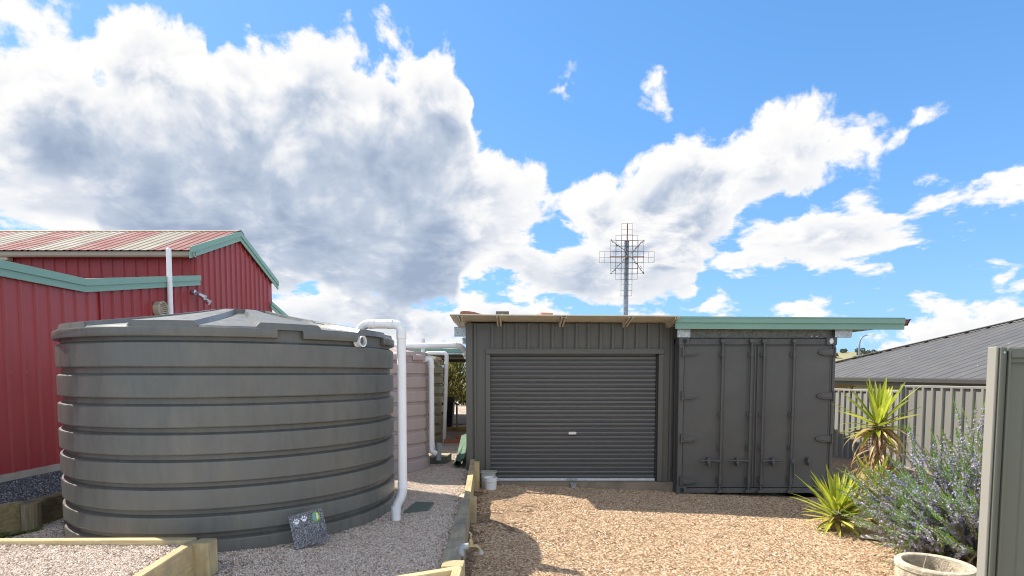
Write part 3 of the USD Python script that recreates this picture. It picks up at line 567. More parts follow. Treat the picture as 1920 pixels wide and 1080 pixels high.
# ------------------------------------------------------------------ water tanks
def water_tank(name, label, c, R, z0, bands, ztop, apex, matname, nseg=160, lidturn=0.0, seam=-31.6):
    t = thing(name, label, 'water tank', (c[0], c[1], z0))
    g = .040 * R / 1.73 + .005; b = .016
    prof = [(0, z0), (R - g, z0)]
    for lo, hi in bands:
        prof += [(R - g - .004, lo - .004), (R - b * .3, lo + b * .5), (R, lo + b), (R, hi - b), (R - b * .25, hi - b * .15), (R - g, hi + .020)]
    prof += [(R - g + .004, ztop - .10), (R - g + .008, ztop + .004), (0, ztop + .004)]
    P = np.array(prof); th = np.linspace(0, 2 * np.pi, nseg, endpoint=False); n = len(P)
    rr = P[:, 0][:, None] + 0 * th
    d = (np.degrees(th) - seam + 180) % 360 - 180
    rr = rr + np.where((P[:, 0] > R * .9)[:, None], .006 * np.exp(-(d / 0.9) ** 2), 0)
    # moulded walls are never quite true
    ph = np.stack([np.cos(th) * 2, np.sin(th) * 2, 0 * th], -1)
    wob = np.stack([meshkit.fbm(ph + [0, 0, z * 1.5], 2, 4) - .5 for z in P[:, 1]]) * .012
    rr = rr + np.where((P[:, 0] > R * .9)[:, None], wob, 0)
    V = np.stack([c[0] + rr * np.sin(th), c[1] - rr * np.cos(th), np.repeat(P[:, 1][:, None], nseg, 1)], -1).reshape(-1, 3)
    F = []
    for i in range(n - 1):
        for j in range(nseg):
            k = (j + 1) % nseg; F += [(i * nseg + j, i * nseg + k, (i + 1) * nseg + k), (i * nseg + j, (i + 1) * nseg + k, (i + 1) * nseg + j)]
    obj('body', trimesh.Trimesh(V, F, process=False), matname, t, smooth=28)
    # lid: raised and sunken wedges in turn, rising to a small crown
    zr = ztop + .052; zs = ztop + .012
    def polar(r, a, z): return (c[0] + r * math.sin(math.radians(a)), c[1] - r * math.cos(math.radians(a)), z)
    V, F = [], []
    def quad(a, b_, c_, d_):
        i = len(V); V.extend([a, b_, c_, d_]); F.extend([(i, i + 1, i + 2), (i, i + 2, i + 3)])
    rc, Rl = .20 * R, R - .020
    top = lambda r: apex + (zr - apex) * ((r - rc) / (Rl - rc)) ** .9 if r > rc else apex
    low = lambda r: (apex - .045) + (zs - apex + .045) * ((r - rc) / (Rl - rc)) ** .85
    rads = np.linspace(rc, Rl, 9)
    for s in range(20):
        a0 = -5.4 + lidturn + 18 * s; sub = np.linspace(a0, a0 + 18, 6)
        raised = s % 2 == 0
        f_ = top if raised else low
        bev = 1.2
        for i in range(5):
            for r0, r1 in zip(rads, rads[1:]):
                quad(polar(r0, sub[i], f_(r0)), polar(r1, sub[i], f_(r1)), polar(r1, sub[i + 1], f_(r1)), polar(r0, sub[i + 1], f_(r0)))
            if raised:
                quad(polar(Rl, sub[i], top(Rl)), polar(Rl + .02, sub[i], ztop - .01), polar(Rl + .02, sub[i + 1], ztop - .01), polar(Rl, sub[i + 1], top(Rl)))
            else:
                quad(polar(Rl, sub[i], low(Rl)), polar(Rl + .02, sub[i], ztop - .01), polar(Rl + .02, sub[i + 1], ztop - .01), polar(Rl, sub[i + 1], low(Rl)))
        if raised:
            for sgn, a in ((-1, a0), (1, a0 + 18)):
                for r0, r1 in zip(rads, rads[1:]):
                    e = sgn * bev * (Rl / r0) ** .5
                    e1 = sgn * bev * (Rl / r1) ** .5
                    q = [polar(r0, a, top(r0)), polar(r1, a, top(r1)), polar(r1, a + e1, low(r1) + .001), polar(r0, a + e, low(r0) + .001)]
                    quad(*(q if sgn > 0 else q[::-1]))
                q = [polar(Rl, a, top(Rl)), polar(Rl + .02, a, ztop - .01), polar(Rl + .012, a + sgn * bev, ztop), polar(Rl + .003, a + sgn * bev, low(Rl) + .001)]
                quad(*(q if sgn > 0 else q[::-1]))
    i0 = len(V); V.append((c[0], c[1], apex + .002)); 
    for s in range(40):
        V.append(polar(rc + .002, 9 * s, apex + .001))
    for s in range(40): F.append((i0, i0 + 1 + s, i0 + 1 + (s + 1) % 40))
    for s in range(40):
        quad(polar(rc + .002, 9 * s, apex + .001), polar(rc + .01, 9 * s, apex - .05), polar(rc + .01, 9 * s + 9, apex - .05), polar(rc + .002, 9 * s + 9, apex + .001))
    lidm = trimesh.Trimesh(V, F, process=False); lidm.merge_vertices()
    obj('lid', lidm, matname, t, smooth=18)
    # rim bar, broken into lengths
    def bar(a0, a1):
        k = max(6, int((a1 - a0) / 2.5)); sec = [(R - .035, ztop - .092), (R + .012, ztop - .085), (R + .020, ztop - .07), (R + .020, ztop - .022), (R + .012, ztop - .006), (R - .035, ztop)]
        A = np.linspace(a0, a1, k); vv, ff = [], []
        for ai, a in enumerate(A):
            sh = .012 if ai in (0, k - 1) else 0
            vv += [polar(r - sh * (r > R), a, z) for r, z in sec]
        q = len(sec)
        for i in range(k - 1):
            for j in range(q):
                jj = (j + 1) % q; ff += [(i * q + j, (i + 1) * q + j, (i + 1) * q + jj), (i * q + j, (i + 1) * q + jj, i * q + jj)]
        for j in range(1, q - 1): ff += [(0, j, j + 1), ((k - 1) * q, (k - 1) * q + j + 1, (k - 1) * q + j)]
        m = trimesh.Trimesh(vv, ff, process=False); m.fix_normals(); return m
    for a0, a1 in ((-100, 35.3), (43.1, 68.7), (81.8, 120), (128, 250)):
        obj('rim_bar', bar(a0 + lidturn, a1 + lidturn), matname, t, smooth=30)
    return t, polar
B1 = [(1.883, 2.104), (1.608, 1.814), (1.341, 1.539), (1.096, 1.283), (.843, 1.037), (.60, .789), (.382, .54), (.17, .322)]
tank1, pol1 = water_tank('water_tank', 'big dark grey round ribbed rainwater tank nearest the camera', (-3.18, 6.60), 1.73, .18, B1, 2.245, 2.55, 'tank_grey')
def bandset(z0, z1, n):
    p = (z1 - z0) / n; return [(z0 + p * i, z0 + p * i + p * .74) for i in range(n)]
tank2, pol2 = water_tank('water_tank', 'mauve grey ribbed water tank behind the big dark grey tank', (-2.295, 9.61), .85, .18, bandset(.2, 2.05, 8), 2.13, 2.32, 'tank_mauve', 110, 9)
tank3, pol3 = water_tank('water_tank', 'olive khaki ribbed water tank, farthest of the row', (-2.96, 13.24), 1.30, .18, bandset(.2, 2.05, 8), 2.15, 2.42, 'tank_olive', 110, 4)
def flange(t, c, R, ang, z, r, matname='pvc', d=.075):
    a = math.radians(ang); nrm = np.array([math.sin(a), -math.cos(a), 0])
    m = lathe([(r * .72, 0), (r * 1.18, 0), (r * 1.18, .014), (r, .02), (r, d), (r * .8, d), (r * .72, 0.0)], 28)
    back = lathe([(0, .004), (r * .78, .004), (r * .78, .008), (0, .008)], 24)
    T = trimesh.geometry.align_vectors([0, 0, 1], nrm); p = np.array([c[0], c[1], z]) + nrm * R
    for q in (m, back): q.apply_transform(T); q.apply_translation(p)
    o = obj('overflow_outlet', m, matname, t, smooth=40); obj('outlet_inside', back, 'pvc_inside', o)
flange(tank1, (-3.18, 6.60), 1.70, 65.5, 2.165, .058)
flange(tank3, (-2.96, 13.24), 1.28, 52, 2.08, .06)
# two little metal clips on the big tank's lid
obj('lid_clip', cat(beam((-1.86, 5.30, 2.305), (-1.90, 5.28, 2.33), .02, .012), beam((-1.86, 5.30, 2.307), (-1.80, 5.36, 2.30), .02, .010)), 'chrome', tank1)

# ------------------------------------------------------------------ plastic drain pipes
def pipe(name, label, pts, r, collars=(), matname='pvc', br=None, group=None):
    t = thing(name, label, 'pipe', pts[-1])
    P = bend(pts, br or r * 2.1)
    obj('pipe_run', tube(P, r, 20), matname, t, smooth=40)
    for p, d in collars:
        p, d = np.array(p, float), np.array(d, float); d /= np.linalg.norm(d)
        obj('collar', tube([p - d * .035, p - d * .034, p + d * .034, p + d * .035], [r + .001, r + .0045, r + .0045, r + .001], 20), matname, t, smooth=40)
    return t
pipe('drain_pipe', 'thick white plastic downpipe looping off the big dark tank down to the gravel', [(-1.70, 6.16, 2.15), (-1.66, 6.15, 2.372), (-1.20, 6.05, 2.362), (-1.205, 6.05, .50), (-1.285, 6.06, .36), (-1.285, 6.06, .10)], .049,
     [((-1.2, 6.05, 2.24), (0, 0, 1)), ((-1.53, 6.12, 2.370), (1, -.2, 0)), ((-1.32, 6.075, 2.366), (1, -.2, 0)), ((-1.205, 6.05, .60), (0, 0, 1)), ((-1.285, 6.06, .33), (0, 0, 1))], br=.095)
pipe('drain_pipe', 'white downpipe with a hooked foot at the mauve tank', [(-1.52, 9.42, 2.05), (-1.365, 9.4, 2.09), (-1.37, 9.4, .50), (-1.31, 9.45, .46)], .047, [((-1.365, 9.4, 1.95), (0, 0, 1)), ((-1.37, 9.4, .62), (0, 0, 1))], br=.09)
pipe('drain_pipe', 'short grey stub pipe standing on the green pit lid', [(-1.29, 9.72, .60), (-1.30, 9.74, .30)], .05, matname='grey_pvc')
pipe('drain_pipe', 'white downpipe crossing over the olive tank and dropping to the pavers', [(-2.05, 13.05, 2.20), (-1.99, 13.03, 2.30), (-1.52, 13.0, 2.30), (-1.63, 13.2, .15)], .048, [((-1.53, 13.02, 2.16), (0, 0, 1)), ((-1.618, 13.18, .46), (0, 0, 1))], br=.09)
pipe('drain_pipe', 'long level white pipe running to the side of the grey shed', [(-3.4, 9.42, 2.255), (-.90, 9.5, 2.312), (-.80, 9.66, 2.20), (-.79, 9.72, 2.10)], .048, [((-.98, 9.497, 2.310), (1, 0, 0)), ((-.80, 9.63, 2.18), (0, .2, -1))], br=.08)
pipe('vent_pipe', 'short white vent pipe with rounded cap poking above the level pipe', [(-1.74, 10.9, 1.9), (-1.74, 10.9, 2.44), (-1.74, 10.9, 2.475), (-1.74, 10.9, 2.50)], .036)

# ------------------------------------------------------------------ pit lids
def pit(label, pts, z0, z1, top, side):
    t = thing('pit_lid', label, 'pit lid', (*np.mean(pts, 0), z0))
    s = trimesh.convex.convex_hull(np.array([(x, y, z0) for x, y in pts] + [(x, y, z1 - .012) for x, y in pts]))
    c = np.mean(pts, 0); inn = [c + (np.array(p) - c) * .96 for p in pts]
    obj('pit_box', s, side, t)
    obj('lid_plate', trimesh.convex.convex_hull(np.array([(x, y, z1 - .011) for x, y in pts] + [(x, y, z1) for x, y in inn])), top, t)
pit('flat green pit lid on the gravel beside the thick white downpipe', [(-1.26, 6.34), (-.99, 6.45), (-.965, 6.80), (-1.20, 6.84)], .14, .235, 'pit_green', 'pit_green')
pit('raised green pit with tan lid below the mauve tank', [(-1.50, 9.79), (-1.17, 9.86), (-1.13, 10.30), (-1.44, 10.30)], .14, .345, 'pit_tan', 'pit_green')

# ------------------------------------------------------------------ grey shed
shed = thing('grey_shed', 'dark grey steel shed with closed roller door and flat overhanging roof', 'shed', (1.0, 9.3, 0))
YW = 9.30
sr = lambda L, s: trap(L, .2, .042, .058, .032, s)
obj('front_wall', sheet((-.735, YW, 0), (1, 0, 0), (0, 0, 1), (0, -1, 0), trap(.31, .2, .03, .05, .030, .12), .01, 2.66), 'shed_grey', shed, label='narrow ribbed strip left of the roller door')
obj('front_wall', sheet((-.425, YW, 0), (1, 0, 0), (0, 0, 1), (0, -1, 0), sr(2.96, .10), 2.215, 2.66), 'shed_grey', shed, label='ribbed strip above the roller door')
obj('front_wall', sheet((2.535, YW, 0), (1, 0, 0), (0, 0, 1), (0, -1, 0), trap(.25, .2, .03, .05, .030, .12), .01, 2.66), 'shed_grey', shed, label='narrow ribbed strip right of the roller door')
obj('side_wall', sheet((-.735, 14.5, 0), (0, -1, 0), (0, 0, 1), (-1, 0, 0), sr(5.2, .1), .01, 2.66), 'shed_grey', shed)
obj('back_wall', box(-.73, 2.7, 14.48, 14.5, .01, 2.66), 'shed_grey', shed)
obj('corner_flashing', cat(box(-.765, -.66, YW - .028, YW - .024, .0, 2.665), box(-.768, -.764, YW - .03, YW + .08, .0, 2.665)), 'shed_grey', shed)
obj('corner_flashing', box(2.70, 2.79, YW - .03, YW - .024, .0, 2.665), 'shed_grey', shed)
obj('header_flashing', cat(box(-.44, 2.53, YW - .055, YW + .05, 2.152, 2.232, .006), box(-.445, 2.535, YW - .06, YW - .04, 2.215, 2.238, .003)), 'shed_grey', shed)
obj('door_jamb', box(-.44, -.362, YW - .032, YW + .06, .012, 2.15, .004), 'shed_grey', shed)
obj('door_jamb', box(2.446, 2.53, YW - .032, YW + .06, .012, 2.15, .004), 'shed_grey', shed)
obj('door_guide', box(2.415, 2.445, YW + .005, YW + .05, .012, 2.15), 'black', shed)
# roller door curtain
zp = [(0, 0)]; p_ = .0742; k = 0
while (k + 1) * p_ < 2.09:
    z = k * p_; zp += [(z + .004, 0), (z + .014, .018), (z + .030, .022), (z + .046, .018), (z + .056, 0), (z + .0635, -.005), (z + .071, 0)]; k += 1
zp.append((2.10, 0))
rd = obj('roller_door', sheet((-.36, YW + .045, .055), (0, 0, 1), (1, 0, 0), (0, -1, 0), zp, 0, 2.775), 'door_grey', shed)
obj('bottom_rail', box(-.362, 2.425, YW + .005, YW + .05, .012, .056, .004), 'silver_rail', rd)
lk = obj('lock_plate', box(.955, 1.085, YW + .012, YW + .032, .80, .845, .006), 'plate_white', rd)
for i, (txt, w_) in enumerate((('AUTO', 0),)): pass
obj('lift_handle', cat(box(.93, 1.11, YW - .012, YW + .01, .030, .052, .003)), 'galvanised', rd)
obj('floor_bolt', cat(box(.985, 1.075, YW - .115, YW - .09, -.085, -.008, .004), box(.97, 1.09, YW - .12, YW - .03, -.010, .002, .002)), 'galvanised', shed)
obj('rivet_line', screws([(.02, YW + .029, .075 + p_ * i + .03) for i in range(28)], (0, -1, 0), .004), 'chrome', shed, kind='stuff')
obj('screws', screws([(-.425 + .04 + .2 * i, YW - .004, 2.44) for i in range(15)], (0, -1, 0), .006), 'rubber', shed, kind='stuff')
obj('slab', box(-.76, 2.72, YW - .085, 14.6, -.4, .008, .008), 'sill_concrete', shed)
obj('post_foot', box(2.715, 2.755, 9.02, 9.22, -.22, .06, .004), 'galvanised', shed)
# roof: beige sheets over the shed end, green fascia over the container end
def zr(x): return 2.745 - .0062 * (x + .976)
rf = prism([(8.75, 0), (9.35, -.052), (15.1, -.12), (15.1, -.105), (9.35, -.037), (8.75, .015)], 3.596, (-.976, 0, zr(.8) - .004), (0, 1, 0), (0, 0, 1))
rf.vertices[:, 2] += zr(rf.vertices[:, 0]) - zr(.8)
rfb = [prism([(-.974, zr(-.974) - .05 - .01 * k), (2.62, zr(2.62) - .05 - .01 * k), (2.62, zr(2.62) - .005 - .012 * k), (-.974, zr(-.974) - .005 - .012 * k)], .03, (0, 9.4 + .5 * k, 0), (1, 0, 0), (0, 0, 1)) for k in range(11)]
obj('roof_sheet', rf, 'beige_roof', shed, label='beige roof sheet overhanging above the roller door')
obj('sheet_rib', cat(*rfb), 'beige_roof', shed, kind='stuff')
obj('roof_sheet', prism([(2.625, 2.685), (6.24, 2.66), (6.24, 2.68), (2.625, 2.705)], 6.2, (0, 8.93 + 6.2, 0), (1, 0, 0), (0, 0, 1)), 'red_roof', shed)
obj('soffit_sheet', sheet((2.63, 8.93, 2.60), (1, 0, 0), (0, 1, 0), (0, 0, -1), trap(3.6, .19, .03, .055, .02, .1), 0, 6.1), 'beige_roof', shed)
for x, lean in ((-.86, .10), (-.25, 0), (.775, 0), (1.83, 0), (2.555, 0)):
    zt = zr(x) - .004
    def side(xa, t): return prism([(8.765, zt - .026), (YW + .05, zt - .14), (YW + .05, zt - .05), (8.755, zt - .002)], t, (xa, 0, 0), (0, 1, 0), (0, 0, 1))
    obj('purlin', cat(side(x, .006), side(x + .075, .006) if x < 2.5 else side(x + .04, .006), prism([(8.765, zt - .026), (YW + .05, zt - .14), (YW + .05, zt - .134), (8.765, zt - .020)], .03, (x, 0, 0), (0, 1, 0), (0, 0, 1)), prism([(8.765, zt - .026), (YW + .05, zt - .14), (YW + .05, zt - .134), (8.765, zt - .020)], .03, (x + .05, 0, 0), (0, 1, 0), (0, 0, 1))), 'beige_roof', shed)
fas = lambda dz0, dz1, y: prism([(2.60, 2.735 - dz1), (6.245, 2.712 - dz1 * .95), (6.245, 2.712 - dz0 * .95), (2.60, 2.735 - dz0)], .022, (0, y + .022, 0), (1, 0, 0), (0, 0, 1))
obj('fascia', cat(fas(0, .098, 8.872), fas(.096, .198, 8.888), box(2.6, 6.245, 8.868, 8.89, 2.727 if False else 2.7, 2.7005)), 'teal', shed)
obj('fascia_cap', cat(box(2.598, 2.606, 8.868, 8.96, 2.70, 2.74), ), 'red_roof', shed)
obj('gutter', prism([(0, 0), (.08, .0), (.115, .08), (.10, .085), (.07, .015), (.012, .015), (.012, .09), (0, .09)][::-1], 6.2, (6.235, 8.94, 2.60), (1, 0, 0), (0, 0, 1)) if False else cat(*[box(6.235, 6.31, 8.90, 15.0, 2.595, 2.605), beam((6.31, 8.90, 2.60), (6.31, 15.0, 2.60), .012, .02), prism([(6.30, 2.595), (6.345, 2.685), (6.36, 2.685), (6.36, 2.695), (6.335, 2.695), (6.29, 2.60)], 6.1, (0, 15.0, 0), (1, 0, 0), (0, 0, 1)), prism([(6.235, 2.595), (6.305, 2.595), (6.35, 2.69), (6.235, 2.69)], .01, (0, 8.91, 0), (1, 0, 0), (0, 0, 1))]), 'red_roof', shed)
bm = cat(box(2.67, 5.47, 9.055, 9.06, 2.412, 2.60), box(2.67, 5.47, 9.0, 9.06, 2.408, 2.416), box(2.90, 5.03, 9.062, 9.10, 2.385, 2.60), box(2.67, 5.47, 9.0, 9.06, 2.575, 2.583))
obj('roof_beam', bm, 'galvanised_dark', shed)
obj('beam_cleat', box(2.665, 2.87, 8.985, 8.995, 2.41, 2.60), 'galvanised', shed)
obj('beam_cleat', box(5.20, 5.475, 8.985, 8.995, 2.41, 2.60), 'galvanised', shed)
obj('cleat_bolts', screws([(2.83, 8.983, 2.46), (2.83, 8.983, 2.54), (5.27, 8.983, 2.50), (4.86, 9.053, 2.43), (4.95, 9.053, 2.43)], (0, -1, 0), .010), 'chrome', shed, kind='stuff')
obj('side_beam', cat(box(-.965, -.70, 9.34, 9.346, 2.452, 2.603), box(-.965, -.70, 9.34, 9.40, 2.448, 2.454), box(-.965, -.70, 9.34, 9.40, 2.60, 2.606)), 'galvanised', shed)
obj('side_bracket', cat(box(-.85, -.72, 9.6, 9.606, 2.33, 2.445), beam((-.86, 9.61, 2.44), (-.74, 9.61, 2.26), .03, .02)), 'galvanised', shed)
obj('hose_hook', tube([(-.80 + .05 * math.cos(a), 10.0, 1.98 + .05 * math.sin(a)) for a in np.linspace(1.2, 5.2, 14)], .009, 8), 'pvc', shed)

# ------------------------------------------------------------------ shipping container under the right half of the roof
con = thing('shipping_container', 'dark grey painted steel shipping container with closed double doors', 'container', (3.97, 9.0, -.14))
YC, XA, XB, ZA, ZB = 9.0, 2.70, 5.235, -.135, 2.405
G_ = 'container_grey'
for x0, x1 in ((XA, XA + .085), (XB - .05, XB)):
    obj('corner_post', box(x0, x1, YC, YC + .14, ZA + .1, ZB - .1, .008), G_, con)
for x0, x1 in ((XA - .012, XA + .165), (XB - .165, XB + .012)):
    for z0 in (ZB - .118, ZA - .004):
        m = box(x0, x1, YC - .012, YC + .165, z0, z0 + .125, .010)
        obj('corner_casting', m, 'container_worn', con)
        h = lathe([(0, 0), (.032, 0), (.032, .004), (0, .004)], 18); h.vertices[:, 1] *= 1.35; turn(h, (1, 0, 0), 90); shift(h, (x0 + x1) / 2 + (.01 if x0 < 3 else -.01), YC - .0125, z0 + .062)
        obj('casting_hole', h, 'black' if not (x0 > 4 and z0 > 2) else 'plate_white', con)
obj('top_rail', box(XA + .16, XB - .16, YC + .012, YC + .10, ZB - .115, ZB - .012, .008), 'container_worn', con)
obj('bottom_sill', box(XA + .16, XB - .16, YC + .012, YC + .12, ZA, ZA + .085, .008), 'container_worn', con)
mid = 3.965
d0, d1 = ZA + .096, ZB - .122
for x0, x1, side_, rods in ((XA + .09, mid - .012, 'L', (3.393, 3.862)), (mid + .012, XB - .055, 'R', (4.063, 4.545))):
    seg = [(0, 0)]
    Wd = x1 - x0
    for rx in rods:     # shallow troughs behind the rods
        u = rx - x0; seg += [(u - .06, 0), (u - .055, -.003), (u + .055, -.003), (u + .06, 0)]
    seg.append((Wd, 0)); seg = [(min(max(a, 0), Wd), b) for a, b in seg]
    dr = obj('door', sheet((x0, YC + .02, 0), (1, 0, 0), (0, 0, 1), (0, -1, 0), seg, d0, d1, .03), G_, con)
    obj('door_frame', cat(box(x0, x0 + .022, YC + .012, YC + .03, d0, d1, .003), box(x1 - .022, x1, YC + .012, YC + .03, d0, d1, .003), box(x0 + .022, x1 - .022, YC + .013, YC + .03, d1 - .025, d1, .003), box(x0 + .022, x1 - .022, YC + .013, YC + .03, d0, d0 + .03, .003)), G_, dr)
    for i, rx in enumerate(rods):
        yr = YC - .022
        obj('lock_rod', tube([(rx, yr, ZA + .03), (rx, yr, ZB - .03)], .017, 14), G_, dr, smooth=40)
        obj('rod_cam', box(rx - .038, rx + .038, YC - .045, YC + .014, ZB - .085, ZB - .025, .008), 'container_worn', dr)
        obj('rod_cam', box(rx - .045, rx + .045, YC - .04, YC + .014, ZA + .012, ZA + .058, .008), 'container_worn', dr)
        for zb in (ZB - .27, 1.16, .62, .10):
            obj('rod_bracket', cat(box(rx - .045, rx + .045, YC - .012, YC + .008, zb - .035, zb + .035, .006), tube([(rx, yr, zb - .04), (rx, yr, zb + .04)], .024, 12)), G_, dr)
        obj('rod_collar', tube([(rx, yr, .02), (rx, yr, .15)], .030, 12), G_, dr)
        zh = .405
        if side_ == 'L' or i == 0:
            s_ = -1 if side_ == 'L' else 1
            obj('handle', cat(tube([(rx + s_ * .0, yr - .02, zh), (rx + s_ * .12, yr - .022, zh + .01), (rx + s_ * .34, yr - .024, zh + .004)], [.022, .014, .012], 10), lathe([(0, -.012), (.03, -.012), (.03, .012), (0, .012)], 14, (rx + s_ * .025, yr - .02, zh))), 'container_worn', dr)
            obj('handle_catch', cat(box(rx + s_ * .19 - .028, rx + s_ * .19 + .028, YC - .055, YC + .01, zh - .045, zh + .055, .010), box(rx + s_ * .19 - .014, rx + s_ * .19 + .014, YC - .062, YC, zh - .085, zh - .03, .005)), 'container_worn', dr)
        else:
            obj('handle', cat(tube([(rx + .02, yr - .02, zh), (rx + .045, yr - .02, zh - .06), (rx + .05, yr - .02, zh - .27)], [.024, .016, .012], 10), box(rx - .01, rx + .07, YC - .055, YC - .02, zh - .03, zh + .04, .008)), 'container_worn', dr)
            obj('handle_catch', cat(box(rx + .26, rx + .315, YC - .05, YC + .01, zh - .04, zh + .055, .010), box(rx + .275, rx + .30, YC - .06, YC, zh - .08, zh - .03, .005)), 'container_worn', dr)
    for zh in (2.17, 1.465, .765, .07):
        xh, s_ = (x0 - .02, 1) if side_ == 'L' else (x1 + .02, -1)
        pts = [(0, -.055), (.16, -.048), (.235, -.025), (.25, 0), (.235, .025), (.16, .048), (0, .055)]
        pl = prism([(xh + s_ * a, zh + b) for a, b in (pts if s_ > 0 else pts[::-1])], .016, (0, YC + .004, 0), (1, 0, 0), (0, 0, 1))
        obj('hinge', cat(pl, tube([(xh - s_ * .012, YC - .014, zh - .075), (xh - s_ * .012, YC - .014, zh + .075)], .018, 12), prism([(xh + s_ * (.03 + a * .72), zh + b * .5) for a, b in (pts if s_ > 0 else pts[::-1])], .010, (0, YC - .011, 0), (1, 0, 0), (0, 0, 1))), G_, dr)
obj('gasket', box(mid - .010, mid + .010, YC + .018, YC + .03, d0, d1), 'rubber', con)
obj('side_wall', cat(sheet((XA + .03, 15.0, 0), (0, -1, 0), (0, 0, 1), (-1, 0, 0), trap(5.86, .28, .07, .14, .03, .15), ZA + .1, ZB - .02)), G_, con)
obj('side_wall', cat(sheet((XB - .03, 9.14, 0), (0, 1, 0), (0, 0, 1), (1, 0, 0), trap(5.86, .28, .07, .14, .03, .15), ZA + .1, ZB - .02)), G_, con)
obj('side_rail', cat(box(XB - .06, XB, 9.165, 15.0, ZA, ZA + .14, .008), box(XB - .06, XB, 9.165, 15.0, ZB - .08, ZB, .008)), G_, con)
obj('side_rail', cat(box(XA, XA + .06, 9.165, 15.0, ZA, ZA + .14, .008), box(XA, XA + .06, 9.165, 15.0, ZB - .08, ZB, .008)), G_, con)
obj('top_panel', box(XA + .06, XB - .06, 9.1, 15.0, ZB - .03, ZB - .01), G_, con)
obj('end_wall', box(XA + .06, XB - .06, 14.98, 15.0, ZA, ZB - .03), G_, con)
obj('floor', box(XA + .06, XB - .06, 9.13, 14.98, ZA + .02, ZA + .1), G_, con)
def splash(n, seed, x0, x1, z0, z1, r0, r1):
    g = np.random.default_rng(seed); ms = []
    for _ in range(n):
        q = g.uniform(r0, r1); m = trimesh.convex.convex_hull(np.array([(q * g.uniform(.5, 1.2) * math.cos(a), 0.0015 * k, q * g.uniform(.5, 1.5) * math.sin(a)) for a in np.linspace(0, 6, 7) for k in (0, 1)])); m.apply_translation((g.uniform(x0, x1), YC + .0185, g.uniform(z0, z1))); ms.append(m)
    return cat(*ms)
obj('paint_chips', cat(splash(7, 3, 2.95, 3.3, .3, 2.2, .003, .008), splash(6, 4, 4.65, 5.1, .2, 2.2, .003, .008)), 'container_worn', con, kind='stuff')

# ------------------------------------------------------------------ loose pieces lying on the shed roof
zt = zr(0) + .02
lp = [(-.86, 0), (-.84, .088), (-.80, .095), (-.70, .093), (-.60, .075), (-.50, .045), (-.40, .016), (-.39, 0)]
m = prism(lp, .12, (0, 9.25, zr(-.6) + .008), (1, 0, 0), (0, 0, 1)); o = obj('timber_offcut', m, 'red_timber', None, cat='timber offcut', label='weathered reddish curved timber offcut on the left end of the shed roof')
tp = thing('paver', 'small dark brick lying on the shed roof behind a purlin end', 'brick', (-.155, 9.15, zt))
obj('brick_body', box(-.262, -.05, 9.08, 9.19, zr(-.15) + .008, zr(-.15) + .098, .006), 'dark_paver', tp)
obj('brick_mark', box(-.175, -.145, 9.076, 9.081, zr(-.15) + .045, zr(-.15) + .055), 'stone', tp)
tp = thing('wood_block', 'pinkish sawn wood block with pale side on the shed roof', 'wood block', (.57, 9.2, zt))
m = prism([(.475, 0), (.668, 0), (.668, .068), (.475, .072)], .45, (0, 9.55, zr(.5) + .008), (1, 0, 0), (0, 0, 1)); turn(m, (0, 0, 1), 12, (.57, 9.1, 0))
obj('block_body', m, 'pink_timber', tp)

# ------------------------------------------------------------------ wire cross on a galvanised post behind the shed
wc = thing('wire_cross', 'wire mesh cross frame with diagonal arms on a tall galvanised post', 'mesh cross', (2.65, 13.0, -.3))
obj('post', box(2.60, 2.70, 13.0, 13.1, -.3, 4.89, .008), 'post_steel', wc)
cx, cz, p_ = 2.647, 4.503, .1263
yf = 12.97
def cells(x0, x1, z0, z1):
    ms = []
    for i in range(x0, x1 + 1): ms.append(beam((cx + i * p_, yf, cz + z0 * p_), (cx + i * p_, yf, cz + z1 * p_), .0065, .0065, 0))
    for j in range(z0, z1 + 1): ms.append(beam((cx + x0 * p_, yf + .004, cz + j * p_), (cx + x1 * p_, yf + .004, cz + j * p_), .0065, .0065, 0))
    return ms
obj('mesh_panel', cat(*cells(-1, 1, -7, 6)), 'wire', wc, label='tall centre panel of wire mesh')
shift_y = 0
obj('mesh_panel', cat(*[m for m in cells(-5, 5, -1, 1)]).apply_translation((0, .012, 0)), 'wire', wc, label='wide cross arm panel of wire mesh')
obj('mesh_panel', cat(*[m for m in cells(-2, 2, -4, 4)]).apply_translation((0, .024, 0)), 'wire', wc)
obj('mesh_panel', cat(*[m for m in cells(-3, 3, -3, 3)]).apply_translation((0, -.012, 0)), 'wire', wc)
obj('cross_bar', box(cx - 3.1 * p_, cx + 3.1 * p_, yf - .04, yf - .02, cz - .012, cz + .012), 'rust', wc)
obj('cross_bar', box(cx - .010, cx + .010, yf - .04, yf - .02, cz + 2.5 * p_, cz + 6 * p_), 'rust', wc)
for sx in (-1, 1):
    for sz in (-1, 1):
        P = [(cx + sx * 3 * p_ * t + g_[0], yf - .05 - .25 * (1 - t), cz + sz * 3 * p_ * t + g_[1]) for t, g_ in zip(np.linspace(1, .12, 12), rng.normal(0, .006, (12, 2)))]
        obj('light_string', cat(tube(P, .006, 6), *[shift(trimesh.creation.icosphere(0, .013), *(np.array(p) + rng.normal(0, .012, 3))) for p in P for _ in range(2)]), 'wire', wc)

